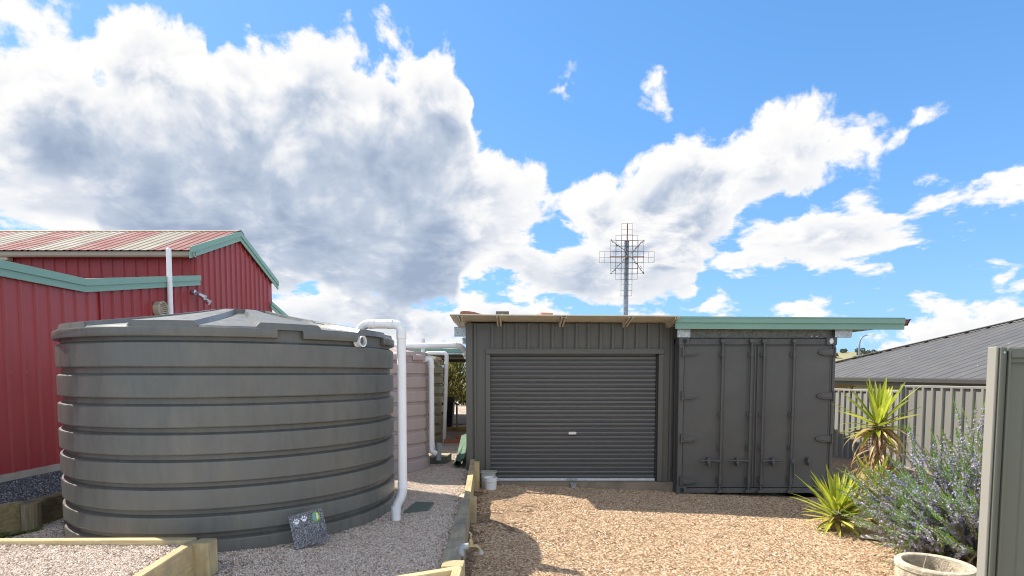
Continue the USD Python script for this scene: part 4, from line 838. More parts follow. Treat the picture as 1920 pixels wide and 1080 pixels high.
# ------------------------------------------------------------------ sleeper edge, raised beds and retaining timbers
edge = thing('sleeper_edging', 'pine sleeper edging with short posts between the gravel and the wood chips', 'edging', (-.57, 7, 0))
def sleeper(y0, y1, z0a, z1a, z1b, matname, lab=None, name='sleeper', spread=0.0):
    v = []
    for y, z1 in ((y0, z1a), (y1, z1b)):
        for dx in (-.0375, .0375):
            for z in (z0a, z1): v.append((sl(y) + dx - (spread if (dx < 0 and y < 5) else 0), y, z - (.02 if spread and dx < 0 and y < 5 else 0)))
    v = np.array(v); c = v.mean(0); pts = []
    for p in v:
        for ax in range(3):
            q = p.copy(); q[ax] += -.005 * np.sign(p[ax] - c[ax]); pts.append(q)
    obj(name, trimesh.convex.convex_hull(np.array(pts)), matname, edge, label=lab)
sleeper(4.52, 7.03, -.1, .272, .284, 'grey_wood_y', 'weathered grey grained near sleeper', spread=.085)
sleeper(7.034, 9.24, -.1, .292, .395, 'pine_y', 'paler far sleeper')
obj('post', box(-.545, -.445, 6.80, 6.90, -.2, .292, .006), 'pine_z', edge)
obj('post', box(-.60, -.52, 8.72, 8.82, -.2, .43, .006), 'pine_z', edge)
obj('post', box(-.57, -.39, 4.36, 4.515, -.2, .285, .006), 'pine_z', edge, label='stout end post')
bed2 = thing('raised_bed', 'pale pine sleeper corner joined to the near end of the sleeper edging', 'raised bed', (-.6, 4.2, .2))
obj('sleeper', beam((-.405, 4.31, .16), (-1.0, 4.02, .16), .075, .28, .006), 'pine_x', bed2)
obj('sleeper', beam((-.43, 4.27, .16), (-.43, 2.8, .16), .075, .278, .006), 'pine_y', bed2)

bed = thing('raised_bed', 'raised pine sleeper bed full of pale gravel before the big dark tank', 'raised bed', (-3.5, 4.3, .2))
obj('sleeper', beam((-2.62, 4.50, .335), (-5.6, 4.46, .335), .075, .27, .006), 'pine_x', bed)
obj('sleeper', beam((-2.60, 4.44, .335), (-2.42, 2.6, .335), .075, .27, .006), 'pine_y', bed)
obj('post', cat(box(-2.565, -2.43, 4.36, 4.50, .1, .475, .006)), 'pine_z', bed)
obj('bolts', screws([(-2.553 + .006 * 0, 4.28, .40), (-2.553, 4.28, .30)], (1, 0.1, 0), .016), 'galvanised', bed, kind='stuff')
def zbed(x, y): return .425 + .02 * (meshkit.fbm(np.stack([x * 2.5, y * 2.5, 0 * x], -1), 3, 4) - .5)
obj('gravel_fill', grid(-5.6, -2.6, 2.4, 4.47, 60, 40, zbed, xr=lambda y: -2.615 + .098 * (4.44 - y)), 'gravel_pale', bed, kind='stuff', smooth=True)
scatter('gravel', stone_protos, 'stones', spots(-5.4, -2.5, 3.5, 4.40, .085, lambda X, Y: (X < -2.73 + .098 * (4.44 - Y)) & in_view(X, Y, .4), zbed), 'sunlit cream gravel filling the raised bed', 'gravel')

ret = thing('retaining_timbers', 'old weathered timber retaining edge holding back the dark gravel yard', 'retaining edge', (-5.2, 5.5, .2))
obj('sleeper', beam((-5.85, 4.45, .35), (-5.10, 5.72, .35), .12, .30, .018), 'old_wood_y', ret)
obj('sleeper', beam((-5.09, 5.76, .34), (-5.06, 8.6, .34), .12, .30, .018), 'old_wood_y', ret)
pm = trimesh.creation.cylinder(.105, .31, sections=14); pm.vertices[:, 0] *= .8; turn(pm, (0, 0, 1), 20); shift(pm, -5.00, 5.69, .335)
obj('post', pm, 'old_wood_z', ret)
o = obj('moss', cat(*[shift(trimesh.convex.convex_hull(rng.normal(0, 1, (9, 3)) * [.05, .05, .022]), -5.72 + t * .72 + rng.uniform(0, .03) + .09, 4.45 + t * 1.2, .21) for t in np.linspace(0.2, 1, 26)]), 'moss', None, kind='stuff', cat='moss', label='dark green moss along the foot of the old timbers')

# ------------------------------------------------------------------ bucket and tub by the roller door
bk = thing('bucket', 'white plastic bucket by the left jamb of the roller door', 'bucket', (-.345, 8.78, -.05))
bm_ = lathe([(0, 0), (.088, 0), (.092, .01), (.105, .185), (.112, .187), (.112, .205), (.104, .207), (.101, .19), (.088, .02), (0, .02)], 36, (-.345, 8.78, -.035)); obj('bucket_body', bm_, 'white_plastic', bk, smooth=35)
obj('rim', lathe([(.104, .15), (.113, .152), (.113, .165), (.104, .167)], 36, (-.345, 8.78, -.035)), 'white_plastic', bk, smooth=35)
tb = thing('storage_tub', 'grimy clear plastic tub standing behind the white bucket', 'tub', (-.38, 9.0, -.04))
obj('tub_body', cat(box(-.50, -.494, 8.93, 9.12, -.03, .22), box(-.27, -.264, 8.93, 9.12, -.03, .22), box(-.50, -.264, 8.93, 8.935, -.03, .22), box(-.50, -.264, 9.115, 9.12, -.03, .22), box(-.50, -.264, 8.93, 9.12, -.032, -.026)), 'clear_tub', tb)
obj('tub_rim', cat(box(-.515, -.25, 8.92, 8.94, .215, .228, .004), box(-.515, -.25, 9.11, 9.13, .215, .228, .004), box(-.515, -.495, 8.94, 9.11, .215, .228, .004), box(-.27, -.25, 8.94, 9.11, .215, .228, .004)), 'clear_tub', tb)
bw = thing('pet_bowl', 'white bowl with blue rim on the chips near the garden tap', 'bowl', (-.28, 4.25, 0))
obj('bowl_body', lathe([(0, 0), (.10, 0), (.125, .08), (.135, .115), (.127, .117), (.115, .08), (.09, .02), (0, .02)], 36, (-.265, 4.22, .0)), 'white_plastic', bw, smooth=35)
obj('bowl_rim', lathe([(.127, .112), (.139, .112), (.139, .122), (.127, .122)], 36, (-.265, 4.22, .0)), 'blue_plastic', bw, smooth=35)

# ------------------------------------------------------------------ garden tap
tap = thing('garden_tap', 'brass garden tap on a grey pipe fixed to the sleeper edge', 'tap', (-.43, 4.75, 0))
obj('riser', tube([(-.442, 4.72, .02), (-.442, 4.72, .28)], .021, 14), 'dark_pipe', tap, smooth=40)
obj('elbow', tube(bend([(-.442, 4.72, .255), (-.442, 4.72, .332), (-.375, 4.72, .337)], .05), .0285, 16), 'grey_pvc', tap, smooth=40)
obj('valve', cat(tube([(-.378, 4.72, .337), (-.33, 4.72, .337)], .02, 14), tube(bend([(-.345, 4.72, .337), (-.295, 4.72, .338), (-.272, 4.72, .29)], .04), .0175, 14), tube([(-.355, 4.72, .335), (-.355, 4.72, .385), (-.355, 4.72, .40)], [.022, .018, .010], 12)), 'brass', tap, smooth=40)
obj('tap_handle', cat(tube([(-.355, 4.72, .40), (-.357, 4.72, .44)], .006, 8), tube([(-.372, 4.725, .462), (-.345, 4.715, .43)], .008, 8)), 'brass', tap)
obj('hose_end', tube([(-.273, 4.72, .296), (-.266, 4.72, .268)], .022, 14), 'grey_pvc', tap, smooth=40)

# ------------------------------------------------------------------ memorial plaque leaning on the big tank
A_, B_ = np.array([-1.986, 5.0, .215]), np.array([-1.700, 5.105, .215])
Ux = (B_ - A_) / np.linalg.norm(B_ - A_); Nn = np.cross(Ux, [0, 0, 1]); Vv = np.array([-.085, .10, .30]); Vv = Vv - Ux * (Vv @ Ux) * .0; Vv /= np.linalg.norm(Vv)
Vv = Vv - Ux * (Vv @ Ux); Vv /= np.linalg.norm(Vv); Vv = Vv - .20 * Ux; Vv /= np.linalg.norm(Vv)
Ux = Ux - Vv * (Ux @ Vv); Ux /= np.linalg.norm(Ux); Nn = np.cross(Ux, Vv)
plq = thing('memorial_plaque', 'speckled grey granite pet plaque leaning against the big dark tank', 'plaque', A_)
g_ = np.random.default_rng(5); w, h = .305, .315
ol = [(0, 0), (w, 0), (w, h), (0, h)]; ol = [((1 - t) * np.array(a) + t * np.array(b) + g_.normal(0, .0012, 2)) for a, b in zip(ol, ol[1:] + ol[:1]) for t in np.linspace(0, 1, 16, endpoint=False)]
obj('slab', prism(ol, .03, A_ - Nn * .03, Ux, Vv), 'slab_granite', plq)
def disc(cx_, cy_, rx, ry, d, rot=0, n=18, off=0):
    a = np.linspace(0, 2 * np.pi, n, endpoint=False); x, y = rx * np.cos(a), ry * np.sin(a); c, s = math.cos(rot), math.sin(rot)
    return prism([(cx_ + c * p - s * q, cy_ + s * p + c * q) for p, q in zip(x, y)], d, A_ + Nn * off, Ux, Vv)
for px_, py_ in ((.060, .245), (.130, .255)):
    obj('paw_print', cat(disc(px_, py_ - .012, .019, .013, .0015, 0), *[disc(px_ + dx, py_ + dy, .0065, .0095, .0015, r) for dx, dy, r in ((-.022, .004, .5), (-.009, .018, .15), (.009, .018, -.15), (.022, .004, -.5))]), 'paint_white', plq)
ph = obj('oval_photo', disc(.235, .245, .037, .048, .004, 0, 28), 'photo_green', plq)
obj('bird', cat(disc(.222, .240, .011, .026, .0015, .15, off=.004), disc(.224, .266, .009, .010, .0015, off=.0042)), 'bird_blue', ph)
obj('bird', cat(disc(.248, .240, .011, .027, .0015, -.1, off=.004), disc(.248, .268, .009, .010, .0015, off=.0042)), 'bird_yellow', ph)

# ------------------------------------------------------------------ pavers, offcuts and the far end of the path
for i, (x0, x1, y0, y1, z0, r_, lb) in enumerate(((-1.60, -1.18, 12.92, 13.14, .19, 4, 'red brown paver lying nearest on the path behind the tanks'), (-1.22, -.85, 12.95, 13.18, .19, -3, 'red brown paver beside the shed at the end of the path'), (-1.34, -.92, 13.22, 13.46, .19, 0, 'red brown paver laid behind the two front ones'))):
    m = box(x0, x1, y0, y1, z0, z0 + (.09 if i < 2 else .16), .008); turn(m, (0, 0, 1), r_, ((x0 + x1) / 2, (y0 + y1) / 2, 0)); obj('paver_slab', m, 'paver', None, cat='paver', label=lb)
oc = thing('downpipe_offcut', 'square green metal downpipe offcut lying along the shed wall', 'downpipe offcut', (-.95, 9.5, .2))
P0, P1 = np.array([-.935, 9.40, .285]), np.array([-.875, 10.9, .47])
for dx, dz, w_, h_ in ((-.052, 0, .004, .11), (.052, 0, .004, .11), (0, .053, .108, .004), (0, -.053, .108, .004)):
    m = beam(P0 + [dx * .8, 0, dz], P1 + [dx * .8, 0, dz], w_, h_, 0); obj('pipe_side', turn(m, P1 - P0, 24, P0), 'green_metal', oc)
oc2 = thing('flashing_offcut', 'bent pale green metal flashing leaning on the shed side wall', 'metal offcut', (-.85, 9.8, .2))
obj('flashing_sheet', cat(beam((-.84, 9.36, .22), (-.80, 11.2, .62), .004, .22, 0), turn(beam((-.90, 9.5, .34), (-.86, 11.2, .60), .16, .004, 0), (0, 1, 0), -20, (-.9, 9.5, .34)), beam((-.99, 9.62, .22), (-1.0, 11.0, .30), .10, .004, 0)), 'green_metal', oc2)

# far things in the gap between the olive tank and the shed
cp = thing('carport', 'low green trimmed carport roof behind the row of tanks', 'carport', (-1.8, 16, .2))
obj('fascia', cat(box(-5.6, 1.6, 13.9, 13.93, 2.345, 2.45, .004)), 'teal', cp)
obj('gutter', box(-5.6, 1.6, 13.86, 13.9, 2.30, 2.34, .004), 'galvanised', cp)
obj('roof_sheet', sheet((-5.6, 13.95, 2.36), (0, 1, 0), (1, 0, 0), (0, 0, -1), trap(6.0, .19, .03, .055, .025, .1), 0, 7.2), 'gutter_khaki', cp)
for x, y in ((-5.4, 14.0), (-5.4, 19.8), (1.4, 19.8)): obj('post', box(x, x + .09, y, y + .09, .1, 2.36, .004), 'galvanised', cp)
obj('rear_beam', box(-5.6, 1.6, 19.85, 19.9, 2.22, 2.37), 'dark_trim', cp)

def leafball(n, size, r, seed, squash=(1, 1, 1), droop=0.0, wmul=.38):
    """n small pointed leaves spread through a lumpy volume"""
    g = np.random.default_rng(seed)
    d = g.normal(0, 1, (n, 3)); d /= np.linalg.norm(d, axis=1)[:, None]
    q = g.uniform(.35, 1, n) ** .45
    lump = .72 + .56 * meshkit.fbm(d * 2.3 + seed, 3, seed)
    c = d * (q * lump * r)[:, None] * np.array(squash)
    a = g.normal(0, 1, (n, 3)) + [0, 0, -droop]; a /= np.linalg.norm(a, axis=1)[:, None]
    b = np.cross(a, g.normal(0, 1, (n, 3))); b /= np.linalg.norm(b, axis=1)[:, None]
    s = (size * g.uniform(.6, 1.3, n))[:, None]
    V = np.stack([c - a * s, c + b * s * wmul, c + a * s, c - b * s * wmul], 1).reshape(-1, 3)
    i = np.arange(n)[:, None] * 4
    return trimesh.Trimesh(V, np.vstack([i + [0, 1, 2], i + [0, 2, 3]]), process=False)
for i, (x, y, r_, h_, lb) in enumerate(((-3.15, 23.3, 1.25, 2.5, 'olive green bushy shrub partly hidden by the olive tank'), (-1.75, 23.0, 1.25, 2.6, 'tall yellow green shrub filling the gap beside the shed'), (-.4, 23.6, 1.3, 2.7, 'yellow green shrub mostly hidden behind the shed'))):
    sh_ = thing('shrub', lb, 'shrub', (x, y, .2))
    c_ = leafball(5200, .085, r_, 20 + i, (.9, .8, 1.05), -1.2); shift(c_, x, y, .35 + h_ / 2)
    obj('crown', c_, 'hedge_leaf', sh_, stride=4)
    obj('stem', cat(*[tube([(x, y, .1), (x + math.cos(a) * .3, y + math.sin(a) * .3, 1.0), (x + math.cos(a) * .7, y + math.sin(a) * .6, 2.1)], [.05, .035, .01], 7) for a in (0.3, 1.8, 3.3, 4.9)]), 'bark', sh_)
o = obj('timber_edge', box(-2.6, 1.0, 15.7, 15.82, .12, .30, .01), 'orange_wood_x', None, cat='timber edging', label='orange sunlit timber edge across the path behind the tanks')
o = obj('timber_edge', box(-4.5, 1.5, 20.7, 20.85, .1, .62, .01), 'grey_wood_y', None, cat='timber edging', label='grey timber edge below the shrubs at the back')
o = obj('pebble_bank', prism([(17.6, .1), (20.7, .1), (20.7, .60), (17.6, .23)], 5.5, (-4.5, 0, 0), (0, 1, 0), (0, 0, 1)), 'gravel_pale', None, kind='stuff', cat='gravel', label='pale pebble bank rising to the shrubs at the back')
bn = thing('wheelie_bin', 'black bin standing beyond the olive tank', 'bin', (-1.95, 16.4, .2))
obj('bin_body', trimesh.convex.convex_hull(np.array([(x, y, z) for z, s in ((.2, .2), (1.0, .27)) for x in (-1.98 - s, -1.98 + s) for y in (16.4 - s, 16.4 + s)])), 'rubber', bn)
obj('bin_lid', trimesh.convex.convex_hull(np.array([(-2.28, 16.1, 1.0), (-1.68, 16.1, 1.0), (-2.28, 16.7, 1.05), (-1.68, 16.7, 1.05), (-2.25, 16.6, 1.12), (-1.71, 16.6, 1.12)])), 'rubber', bn)
sp = thing('fence_stake', 'pale timber stake beside the black bin', 'stake', (-1.62, 16.2, .2))
obj('stake_body', box(-1.64, -1.59, 16.2, 16.25, .1, .86, .005), 'pine_z', sp); obj('stake_tip', box(-1.635, -1.595, 16.205, 16.245, .855, .90, .01), 'pine_z', sp)

# ------------------------------------------------------------------ boundary fence behind the plants
def fence(name, label, P, d, n, pitch, z0, z1, matname):
    d = np.array(d, float); d /= np.linalg.norm(d); N = np.array([d[1], -d[0], 0.0]); D3 = np.array([d[0], d[1], 0])
    if N[1] > 0: N = -N
    t = thing(name, label, 'fence', (P[0], P[1], z0))
    L = n * pitch; o = np.array([P[0], P[1], 0.0])
    obj('infill_sheet', sheet(o, D3, (0, 0, 1), N, trap(L, pitch, pitch * .22, pitch * .36, .032, pitch * .2), z0 + .04, z1 - .02), matname, t)
    obj('top_rail', beam(o + [0, 0, z1 - .02], o + D3 * L + [0, 0, z1 - .02], .065, .055, .008), matname, t)
    obj('bottom_rail', beam(o + [0, 0, z0 + .04], o + D3 * L + [0, 0, z0 + .04], .05, .06, .006), matname, t)
    return t, o, D3, N
zb = -.30
f2, o2, D2, N2 = fence('boundary_fence', 'near stepped up section of ribbed grey steel fence behind the rosemary', (8.62, 12.2), (.45, -.893), 16, .176, zb, 1.565, 'fence_light')
f1, o1, D1, N1 = fence('boundary_fence', 'lower section of ribbed grey steel fence behind the tall yucca', (8.60, 12.26), (-.30, .954), 26, .155, zb, 1.445, 'fence_light')
for x, y, z1_ in ((8.585, 12.2, 1.58),):
    obj('post', box(x - .03, x + .03, y - .03, y + .03, zb - .1, z1_, .004), 'fence_grey', f2)
obj('post', box(8.55, 8.60, 12.25, 12.31, zb - .1, 1.46, .004), 'fence_light', f1)

# near fence end on the right
nf = thing('near_fence', 'dark grey steel fence panel with pale end post beside the concrete planter', 'fence', (2.5, 2.85, -.15))
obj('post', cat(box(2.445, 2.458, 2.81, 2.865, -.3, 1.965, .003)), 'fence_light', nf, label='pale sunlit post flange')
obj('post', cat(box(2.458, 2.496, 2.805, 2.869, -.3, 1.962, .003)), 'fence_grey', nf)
obj('post_lip', cat(box(2.496, 2.508, 2.795, 2.805, -.3, 1.96, .002), box(2.458, 2.47, 2.797, 2.806, -.3, 1.96, .002)), 'fence_grey', nf)
obj('top_rail', cat(box(2.508, 5.0, 2.80, 2.865, 1.905, 1.960, .007), box(2.508, 5.0, 2.812, 2.853, 1.885, 1.906)), 'fence_grey', nf)
obj('infill_sheet', sheet((2.505, 2.845, 0), (1, 0, 0), (0, 0, 1), (0, -1, 0), [(0, 0), (.012, .02), (.10, .02), (.108, .016), (.116, .02), (.165, .02), (.18, -.015), (.245, -.015), (.26, .02)] + [(.26 + .26 * k + u, d) for k in range(8) for u, d in ((.09, .02), (.165, .02), (.18, -.015), (.245, -.015), (.26, .02))], -.1, 1.90), 'fence_grey', nf)
obj('screw', screws([(2.476, 2.803, 1.935)], (0, -1, 0), .006), 'chrome', nf)

# ------------------------------------------------------------------ neighbour's house
hs = thing('neighbour_house', 'neighbouring brick house with low charcoal hip roof behind the fence', 'house', (17.5, 17, -.9))
XE, YF, ze, pt = 12.0, 25.2, 1.69, .345
def zroof(x): return ze + pt * (x - XE)
Wd = 6.4
def rib_roof():
    """ribbed slope facing the camera side, cut along the hip"""
    prof = trap(24.0, .42, .03, .06, .014, .1)
    U, V, N = np.array([0, -1, 0]), np.array([1, 0, pt]), np.array([-pt, 0, 1.0]) / math.hypot(1, pt)
    return sheet((XE, YF, ze), U, V, N, prof, 0, lambda u: max(0.0, min(Wd, u)), .01)
obj('roof', rib_roof(), 'roof_charcoal', hs)
obj('roof', trimesh.Trimesh([(XE, YF, ze), (XE + 2 * Wd, YF, ze), (XE + Wd, YF - Wd, ze + pt * Wd)], [(0, 2, 1), (0, 1, 2)], process=False), 'roof_charcoal', hs)
obj('roof', trimesh.Trimesh([(XE + 2 * Wd, YF, ze), (XE + 2 * Wd, YF - 24, ze), (XE + Wd, YF - 24, ze + pt * Wd), (XE + Wd, YF - Wd, ze + pt * Wd)], [(0, 1, 2), (0, 2, 3)], process=False), 'roof_charcoal', hs)
obj('hip_cap', cat(beam((XE - .05, YF + .05, ze + .02), (XE + Wd, YF - Wd, ze + pt * Wd + .05), .30, .05, .012), beam((XE + Wd, YF - Wd, ze + pt * Wd + .05), (XE + Wd, YF - 24, ze + pt * Wd + .05), .30, .05, .012)), 'roof_charcoal', hs)
obj('gutter', box(XE - .13, XE - .005, YF - 24, YF, ze - .13, ze - .01, .012), 'dark_trim', hs)
obj('fascia', box(XE + .0, XE + .03, YF - 24, YF, ze - .26, ze - .03), 'roof_charcoal', hs)
obj('eave_soffit', box(XE + .03, XE + .5, YF - 24, YF, ze - .23, ze - .21), 'cream_frame', hs)
obj('wall', box(XE + .45, XE + .6, YF - 24, YF - .4, -1.2, ze - .23), 'mortar', hs)
br = []
g2 = np.random.default_rng(4); 
for r_ in range(9):
    for k in range(56):
        y = 23.6 - k * .24 - (r_ % 2) * .12
        if 17.6 < y < 20.3 + 0 and r_ < 7: continue
        br.append(box(XE + .437 - g2.uniform(0, .004), XE + .46, y - .23, y, ze - .31 - r_ * .086 - .0, ze - .31 - r_ * .086 + .076))
obj('brickwork', cat(*br), 'house_brick', hs, kind='stuff')
wn = obj('window', cat(box(XE + .40, XE + .46, 17.65, 20.25, ze - .42, ze - .36), box(XE + .40, XE + .46, 17.65, 17.73, .0, ze - .36), box(XE + .40, XE + .46, 20.17, 20.25, .0, ze - .36), box(XE + .40, XE + .46, 18.9, 18.96, .0, ze - .36)), 'cream_frame', hs)
obj('pane', box(XE + .43, XE + .44, 17.7, 20.2, .0, ze - .4), 'roof_charcoal', wn)
obj('roof_flecks', cat(*[shift(trimesh.creation.icosphere(0, .018), x, y, zroof(x) + .02) for x, y in zip(g2.uniform(12.3, 16.5, 9), g2.uniform(14, 20, 9))]), 'stone', hs, kind='stuff')

# ------------------------------------------------------------------ street lamp, hill
lm = thing('street_lamp', 'slim grey street lamp with curved arm beyond the house roof', 'street lamp', (37.4, 60, -1))
P = bend([(37.35, 60, -1), (37.38, 60, 4.9), (37.55, 60, 5.75), (38.35, 60, 5.98)], 1.2, 10)
obj('pole', tube(P, np.linspace(.10, .05, len(P)), 12), 'lamp_pole', lm, smooth=40)
obj('lamp_head', lathe([(0, -.06), (.14, -.05), (.20, 0), (.14, .06), (0, .09)], 16, (0, 0, 0)).apply_transform(np.diag([2.0, 1, 1, 1])).apply_translation((38.6, 60, 6.0)), 'plate_white', lm, smooth=40)
hx = np.linspace(60, 520, 90); hy = np.linspace(360, 560, 26); HX, HY = np.meshgrid(hx, hy)
def zhill(X, Y):
    r = np.clip(1 - ((X - 262) / 125) ** 2, 0, 1) ** 1.3 * np.clip(1 - ((Y - 450) / 95) ** 2, 0, 1)
    return -3 + 21.0 * r * (.8 + .4 * meshkit.fbm(np.stack([X * .02, Y * .02, 0 * X], -1), 3, 3))
hv = np.stack([HX, HY, zhill(HX, HY)], -1).reshape(-1, 3); i = np.arange(90 * 26).reshape(26, 90)[:-1, :-1].ravel()
obj('hill', trimesh.Trimesh(hv, np.vstack([np.stack([i, i + 1, i + 91], 1), np.stack([i, i + 91, i + 90], 1)]), process=False), 'hill_grass', smooth=True, kind='structure')
tr = []
for k in range(90):
    x, y = g2.uniform(200, 330), g2.uniform(375, 470); r_ = g2.uniform(1.2, 2.6)
    m = leafball(150, .55, r_, 300 + k, (1, 1, .95), 0, .6); tr.append(shift(m, x, y, float(zhill(np.array([x]), np.array([y]))[0]) + r_ * .9))
obj('hill_woods', cat(*tr), 'gum_leaf', None, stride=4, kind='stuff', cat='trees', label='scattered dark gum trees over the far hill')

# ------------------------------------------------------------------ yuccas
def blade(base, az, el, L, w, droop, seed, fold=.35):
    """one sword leaf: starts along az, el and bends down by droop"""
    g = np.random.default_rng(seed); n = 9; t = np.linspace(0, 1, n)
    e = el - droop * t ** 1.7; d = np.stack([np.cos(e) * math.cos(az), np.cos(e) * math.sin(az), np.sin(e)], 1)
    P = np.array(base) + np.vstack([[0, 0, 0], np.cumsum((d[1:] + d[:-1]) / 2 * (L / (n - 1)), 0)])
    side = np.array([-math.sin(az), math.cos(az), 0.0]); 
    up = np.cross(side, d) * -1; up = np.cross(d, side)
    wt = w * np.array([.55, .8, .95, 1, .97, .86, .66, .38, .02])
    V = []
    for i in range(n): V += [P[i] - side * wt[i] / 2 - up[i] * 0, P[i] - up[i] * wt[i] * fold * .5 * -(-1), P[i] + side * wt[i] / 2]
    F = []
    for i in range(n - 1):
        a = 3 * i; F += [(a, a + 3, a + 4), (a, a + 4, a + 1), (a + 1, a + 4, a + 5), (a + 1, a + 5, a + 2)]
    return trimesh.Trimesh(np.array(V), F, process=False)
def rosette(t, base, n, L, w, seed, lo=-.5, hi=1.5, matname='yucca_leaf', droopmax=1.5, name='leaf'):
    g = np.random.default_rng(seed); ga = 2.399963
    for i in range(n):
        f_ = (i + .5) / n; az = i * ga + g.normal(0, .15); el = hi + (lo - hi) * f_ ** .85 + g.normal(0, .08)
        l_ = L * (.72 + .4 * math.sin(math.pi * min(1, f_ * 1.25 + .12))) * g.uniform(.85, 1.12)
        dr = (0.12 + droopmax * f_ ** 2.2) * g.uniform(.5, 1.3) if g.uniform() < .75 else g.uniform(.05, .3)
        b = np.array(base) + [0.02 * math.cos(az), .02 * math.sin(az), -.14 * f_]
        mm = 'yucca_edge' if matname == 'yucca_leaf' and g.uniform() < .15 + .3 * f_ else matname
        obj(name, blade(b, az, el, l_, w * g.uniform(.85, 1.15), dr, seed + i), mm, t)
yt = thing('yucca', 'tall yucca with sword leaf crown above a skirt of dead leaves', 'yucca', (4.80, 7.2, -.15))
tp_ = [(4.80, 7.25, -.2), (4.79, 7.24, .3), (4.82, 7.27, .75), (4.80, 7.25, 1.20)]
obj('trunk', tube(bend(tp_, .3), .055, 12), 'trunk', yt, smooth=40)
rosette(yt, (4.80, 7.25, 1.22), 50, .58, .066, 100, -.35, 1.5, droopmax=1.3)
for i in range(165):
    g = np.random.default_rng(900 + i); z = g.uniform(.40, 1.14); az = g.uniform(0, 6.28)
    obj('dry_leaf', blade((4.80 + .05 * math.cos(az), 7.25 + .05 * math.sin(az), z), az, g.uniform(-.7, .35) if z > .88 else g.uniform(-1.2, -.2), g.uniform(.24, .52), g.uniform(.020, .046), g.uniform(.8, 2.4), 900 + i, .8), 'dry_leaf', yt)
rosette(yt, (4.64, 7.02, .42), 20, .46, .055, 300, .0, 1.45, name='side_leaf')
obj('side_trunk', tube([(4.78, 7.2, -.15), (4.70, 7.1, .2), (4.64, 7.02, .5)], .045, 10), 'trunk', yt)
ys = thing('yucca', 'low yucca clump spreading over the chips beside the container', 'yucca', (4.16, 7.02, -.17))
obj('trunk', tube([(4.16, 7.02, -.2), (4.16, 7.02, .02)], .06, 10), 'trunk', ys)
rosette(ys, (4.16, 7.02, .08), 64, .58, .056, 500, -.15, 1.45, droopmax=1.7)
rosette(ys, (4.34, 7.10, .05), 30, .52, .056, 700, .1, 1.45, droopmax=1.2)
st = obj('flat_stone', shift(trimesh.convex.convex_hull(np.random.default_rng(3).normal(0, 1, (24, 3)) * [.05, .035, .014]), 4.36, 6.62, -.15), 'stone', None, cat='stone', label='flat pale stone at the foot of the low yucca')

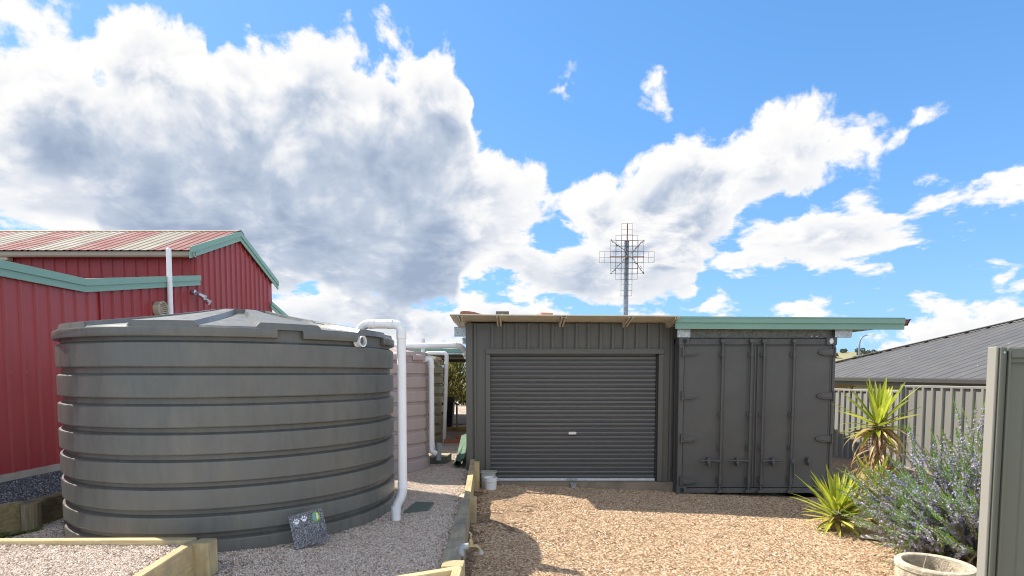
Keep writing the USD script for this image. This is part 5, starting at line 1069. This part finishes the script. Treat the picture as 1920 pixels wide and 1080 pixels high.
# ------------------------------------------------------------------ rosemary
ro = thing('rosemary_bush', 'sprawling rosemary bush in violet flower beside the near fence post', 'rosemary', (4.7, 5.7, -.2))
g = np.random.default_rng(77)
stems, needles, tips, flowers = [], [], [], []
def leaves(c, a, b, s, wmul):
    V = np.stack([c, c + a * s * .5 + b * s * wmul, c + a * s, c + a * s * .5 - b * s * wmul], 1).reshape(-1, 3)
    i = np.arange(len(c))[:, None] * 4
    return trimesh.Trimesh(V, np.vstack([i + [0, 1, 2], i + [0, 2, 3]]), process=False)
NB = 470
for k in range(NB):
    b0 = np.array([4.75 + g.normal(0, .22), 5.85 + g.normal(0, .28), -.18])
    # tips fill a fan that leans to the left, lower to the left and higher to the right
    s = g.uniform() ** 1.05
    tx = 3.55 + s * 1.75 + g.normal(0, .06); ty = 5.25 + g.uniform(-.55, .95)
    ztop = .62 + .95 * np.clip((tx - 3.5) / 1.5, 0, 1) ** .8 + .10 * math.sin(tx * 9)
    tz = -.02 + (ztop) * g.uniform() ** .55
    tip = np.array([tx, ty, tz])
    if k < 7: tip = np.array([[4.42, 5.55, 1.60], [4.78, 5.7, 1.56], [4.95, 5.6, 1.66], [4.02, 5.6, 1.20], [3.9, 5.5, 1.10], [5.05, 5.4, 1.45], [3.62, 5.5, .80]][k])
    mid_ = (b0 + tip) / 2 + np.array([.22, 0, -.05]) + g.normal(0, .06, 3)
    t = np.linspace(0, 1, 14)[:, None]
    P = (1 - t) ** 2 * b0 + 2 * t * (1 - t) * mid_ + t * t * tip
    P += g.normal(0, .006, P.shape)
    stems.append(tube(P, np.linspace(.007, .0025, 14), 5, cap=False))
    L = np.linalg.norm(np.diff(P, axis=0), axis=1).sum()
    nn = int(L * 440); u = g.uniform(.22, 1, nn) ; u = np.sort(u)
    idx = u * 13; i0 = np.minimum(idx.astype(int), 12); fr = (idx - i0)[:, None]
    C = P[i0] * (1 - fr) + P[i0 + 1] * fr; T_ = P[i0 + 1] - P[i0]; T_ /= np.linalg.norm(T_, axis=1)[:, None]
    R_ = g.normal(0, 1, (nn, 3)); R_ -= T_ * (R_ * T_).sum(1)[:, None]; R_ /= np.linalg.norm(R_, axis=1)[:, None]
    spread = np.where(u > .93, .45, .95)[:, None]
    A = T_ * .6 + R_ * spread; A /= np.linalg.norm(A, axis=1)[:, None]
    B = np.cross(A, g.normal(0, 1, (nn, 3))); B /= np.linalg.norm(B, axis=1)[:, None]
    S = (g.uniform(.018, .030, nn) * np.where(u > .96, .7, 1))[:, None]
    tipm = (u > 1 - .20 / max(L, .3)) & (g.uniform() < .72)
    needles.append(leaves(C[~tipm], A[~tipm], B[~tipm], S[~tipm], .10))
    if tipm.any(): tips.append(leaves(C[tipm], A[tipm], B[tipm], S[tipm] * 1.05, .12))
    fd = g.uniform(.2, 1.0) * (1.0 if tx < 4.6 or tz > .9 else .45)
    nf_ = int(L * 95 * fd); u = g.uniform(.35, .94, nf_); idx = u * 13; i0 = np.minimum(idx.astype(int), 12); fr = (idx - i0)[:, None]
    C = P[i0] * (1 - fr) + P[i0 + 1] * fr + g.normal(0, .007, (nf_, 3))
    for _ in range(3):
        A = g.normal(0, 1, (nf_, 3)); A /= np.linalg.norm(A, axis=1)[:, None]; B = np.cross(A, g.normal(0, 1, (nf_, 3))); B /= np.linalg.norm(B, axis=1)[:, None]
        flowers.append(leaves(C + A * .004, A, B, g.uniform(.011, .019, nf_)[:, None], .42))
obj('stems', cat(*stems), 'twig', ro, kind='stuff')
obj('needles', cat(*needles), 'rosemary_needle', ro, stride=4, kind='stuff')
obj('fresh_tips', cat(*tips), 'rosemary_tip', ro, stride=4, kind='stuff')
obj('flowers', cat(*flowers), 'rosemary_flower', ro, stride=4, kind='stuff')

# ------------------------------------------------------------------ concrete pot
pc = (3.00, 3.86)
pot = thing('concrete_pot', 'round speckled concrete planter with dry twigs at the foot of the rosemary', 'planter', (*pc, -.12))
obj('pot_wall', lathe([(0, -.15), (.225, -.15), (.232, .44), (.240, .452), (.240, .478), (.232, .488), (.198, .490), (.190, .482), (.188, .30), (0, .30)], 56, (*pc, 0)), 'pot_concrete', pot, smooth=30)
g = np.random.default_rng(12)
sv = grid(-.187, .187, -.187, .187, 24, 24, lambda X, Y: .34 + .05 * meshkit.fbm(np.stack([X * 14, Y * 14, 0 * X], -1), 3, 2)); k_ = np.linalg.norm(sv.vertices[sv.faces].mean(1)[:, :2], axis=1) < .187; sv.update_faces(k_)
obj('potting_soil', shift(sv, *pc, 0), 'soil', pot)
tw = []
for k in range(34):
    a, r_ = g.uniform(0, 6.28), g.uniform(0, .12); p = np.array([pc[0] + r_ * math.cos(a), pc[1] + r_ * math.sin(a), .36]); d = g.normal(0, 1, 3) * [.09, .07, .05] + [0, 0, .05]
    tw.append(tube([p, p + d * .6 + g.normal(0, .01, 3), p + d * 1.1], [.0035, .003, .0015], 5))
obj('twigs', cat(*tw), 'twig', pot, kind='stuff')

# fallen leaves and crumbs of bark on the gravel and the chips
fl_ = []
for k in range(150):
    x, y = g.uniform(-2.6, 4.6), g.uniform(4.2, 9.0)
    if abs(x) > y * .9 or math.hypot(x - TC[0], y - TC[1]) < TR + .1 or abs(x - sl(y)) < .1: continue
    z = float(zm(x, y) if x > sl(y) else zg(x, y)) + .016
    s = g.uniform(.010, .024); a = g.uniform(0, 6.28); v = np.array([[-s, 0, 0], [0, s * .35, .006], [s, 0, .002], [0, -s * .35, .005]]); c_, s_ = math.cos(a), math.sin(a)
    v = v @ np.array([[c_, s_, 0], [-s_, c_, 0], [0, 0, 1]]) + [x, y, z]; fl_.append(trimesh.Trimesh(v, [(0, 2, 1), (0, 3, 2), (0, 1, 2), (0, 2, 3)], process=False))
obj('fallen_leaves', cat(*fl_), 'dry_leaf', None, kind='stuff', cat='fallen leaves', label='scattered small brown fallen leaves on gravel and chips', stride=4)

# ------------------------------------------------------------------ weeds in the chips
for i, (x, y, lb) in enumerate(((.40, 5.85, 'small green weed near the tip of the tank shadow'), (1.05, 5.9, 'tiny green weed in the middle of the sunlit chips'), (1.30, 8.35, 'thin green weed in the shade before the roller door'), (.95, 7.0, 'faint green weed on the sunlit chips'), (-.47, 8.25, 'green weed tuft at the foot of the sleeper edge'), (2.75, 7.45, 'green weed on the chips before the container'), (2.5, 4.75, 'green weed low in the sunlit chips before the planter'))):
    wv = []
    for k in range(26):
        a = g.uniform(0, 6.28); wv.append(blade((x + g.normal(0, .022), y + g.normal(0, .02), float(zm(x, y)) + .003), a, g.uniform(.2, 1.2), g.uniform(.02, .045), .010, .8, k))
    obj('weed', cat(*wv), 'weed', None, cat='weed', label=lb)
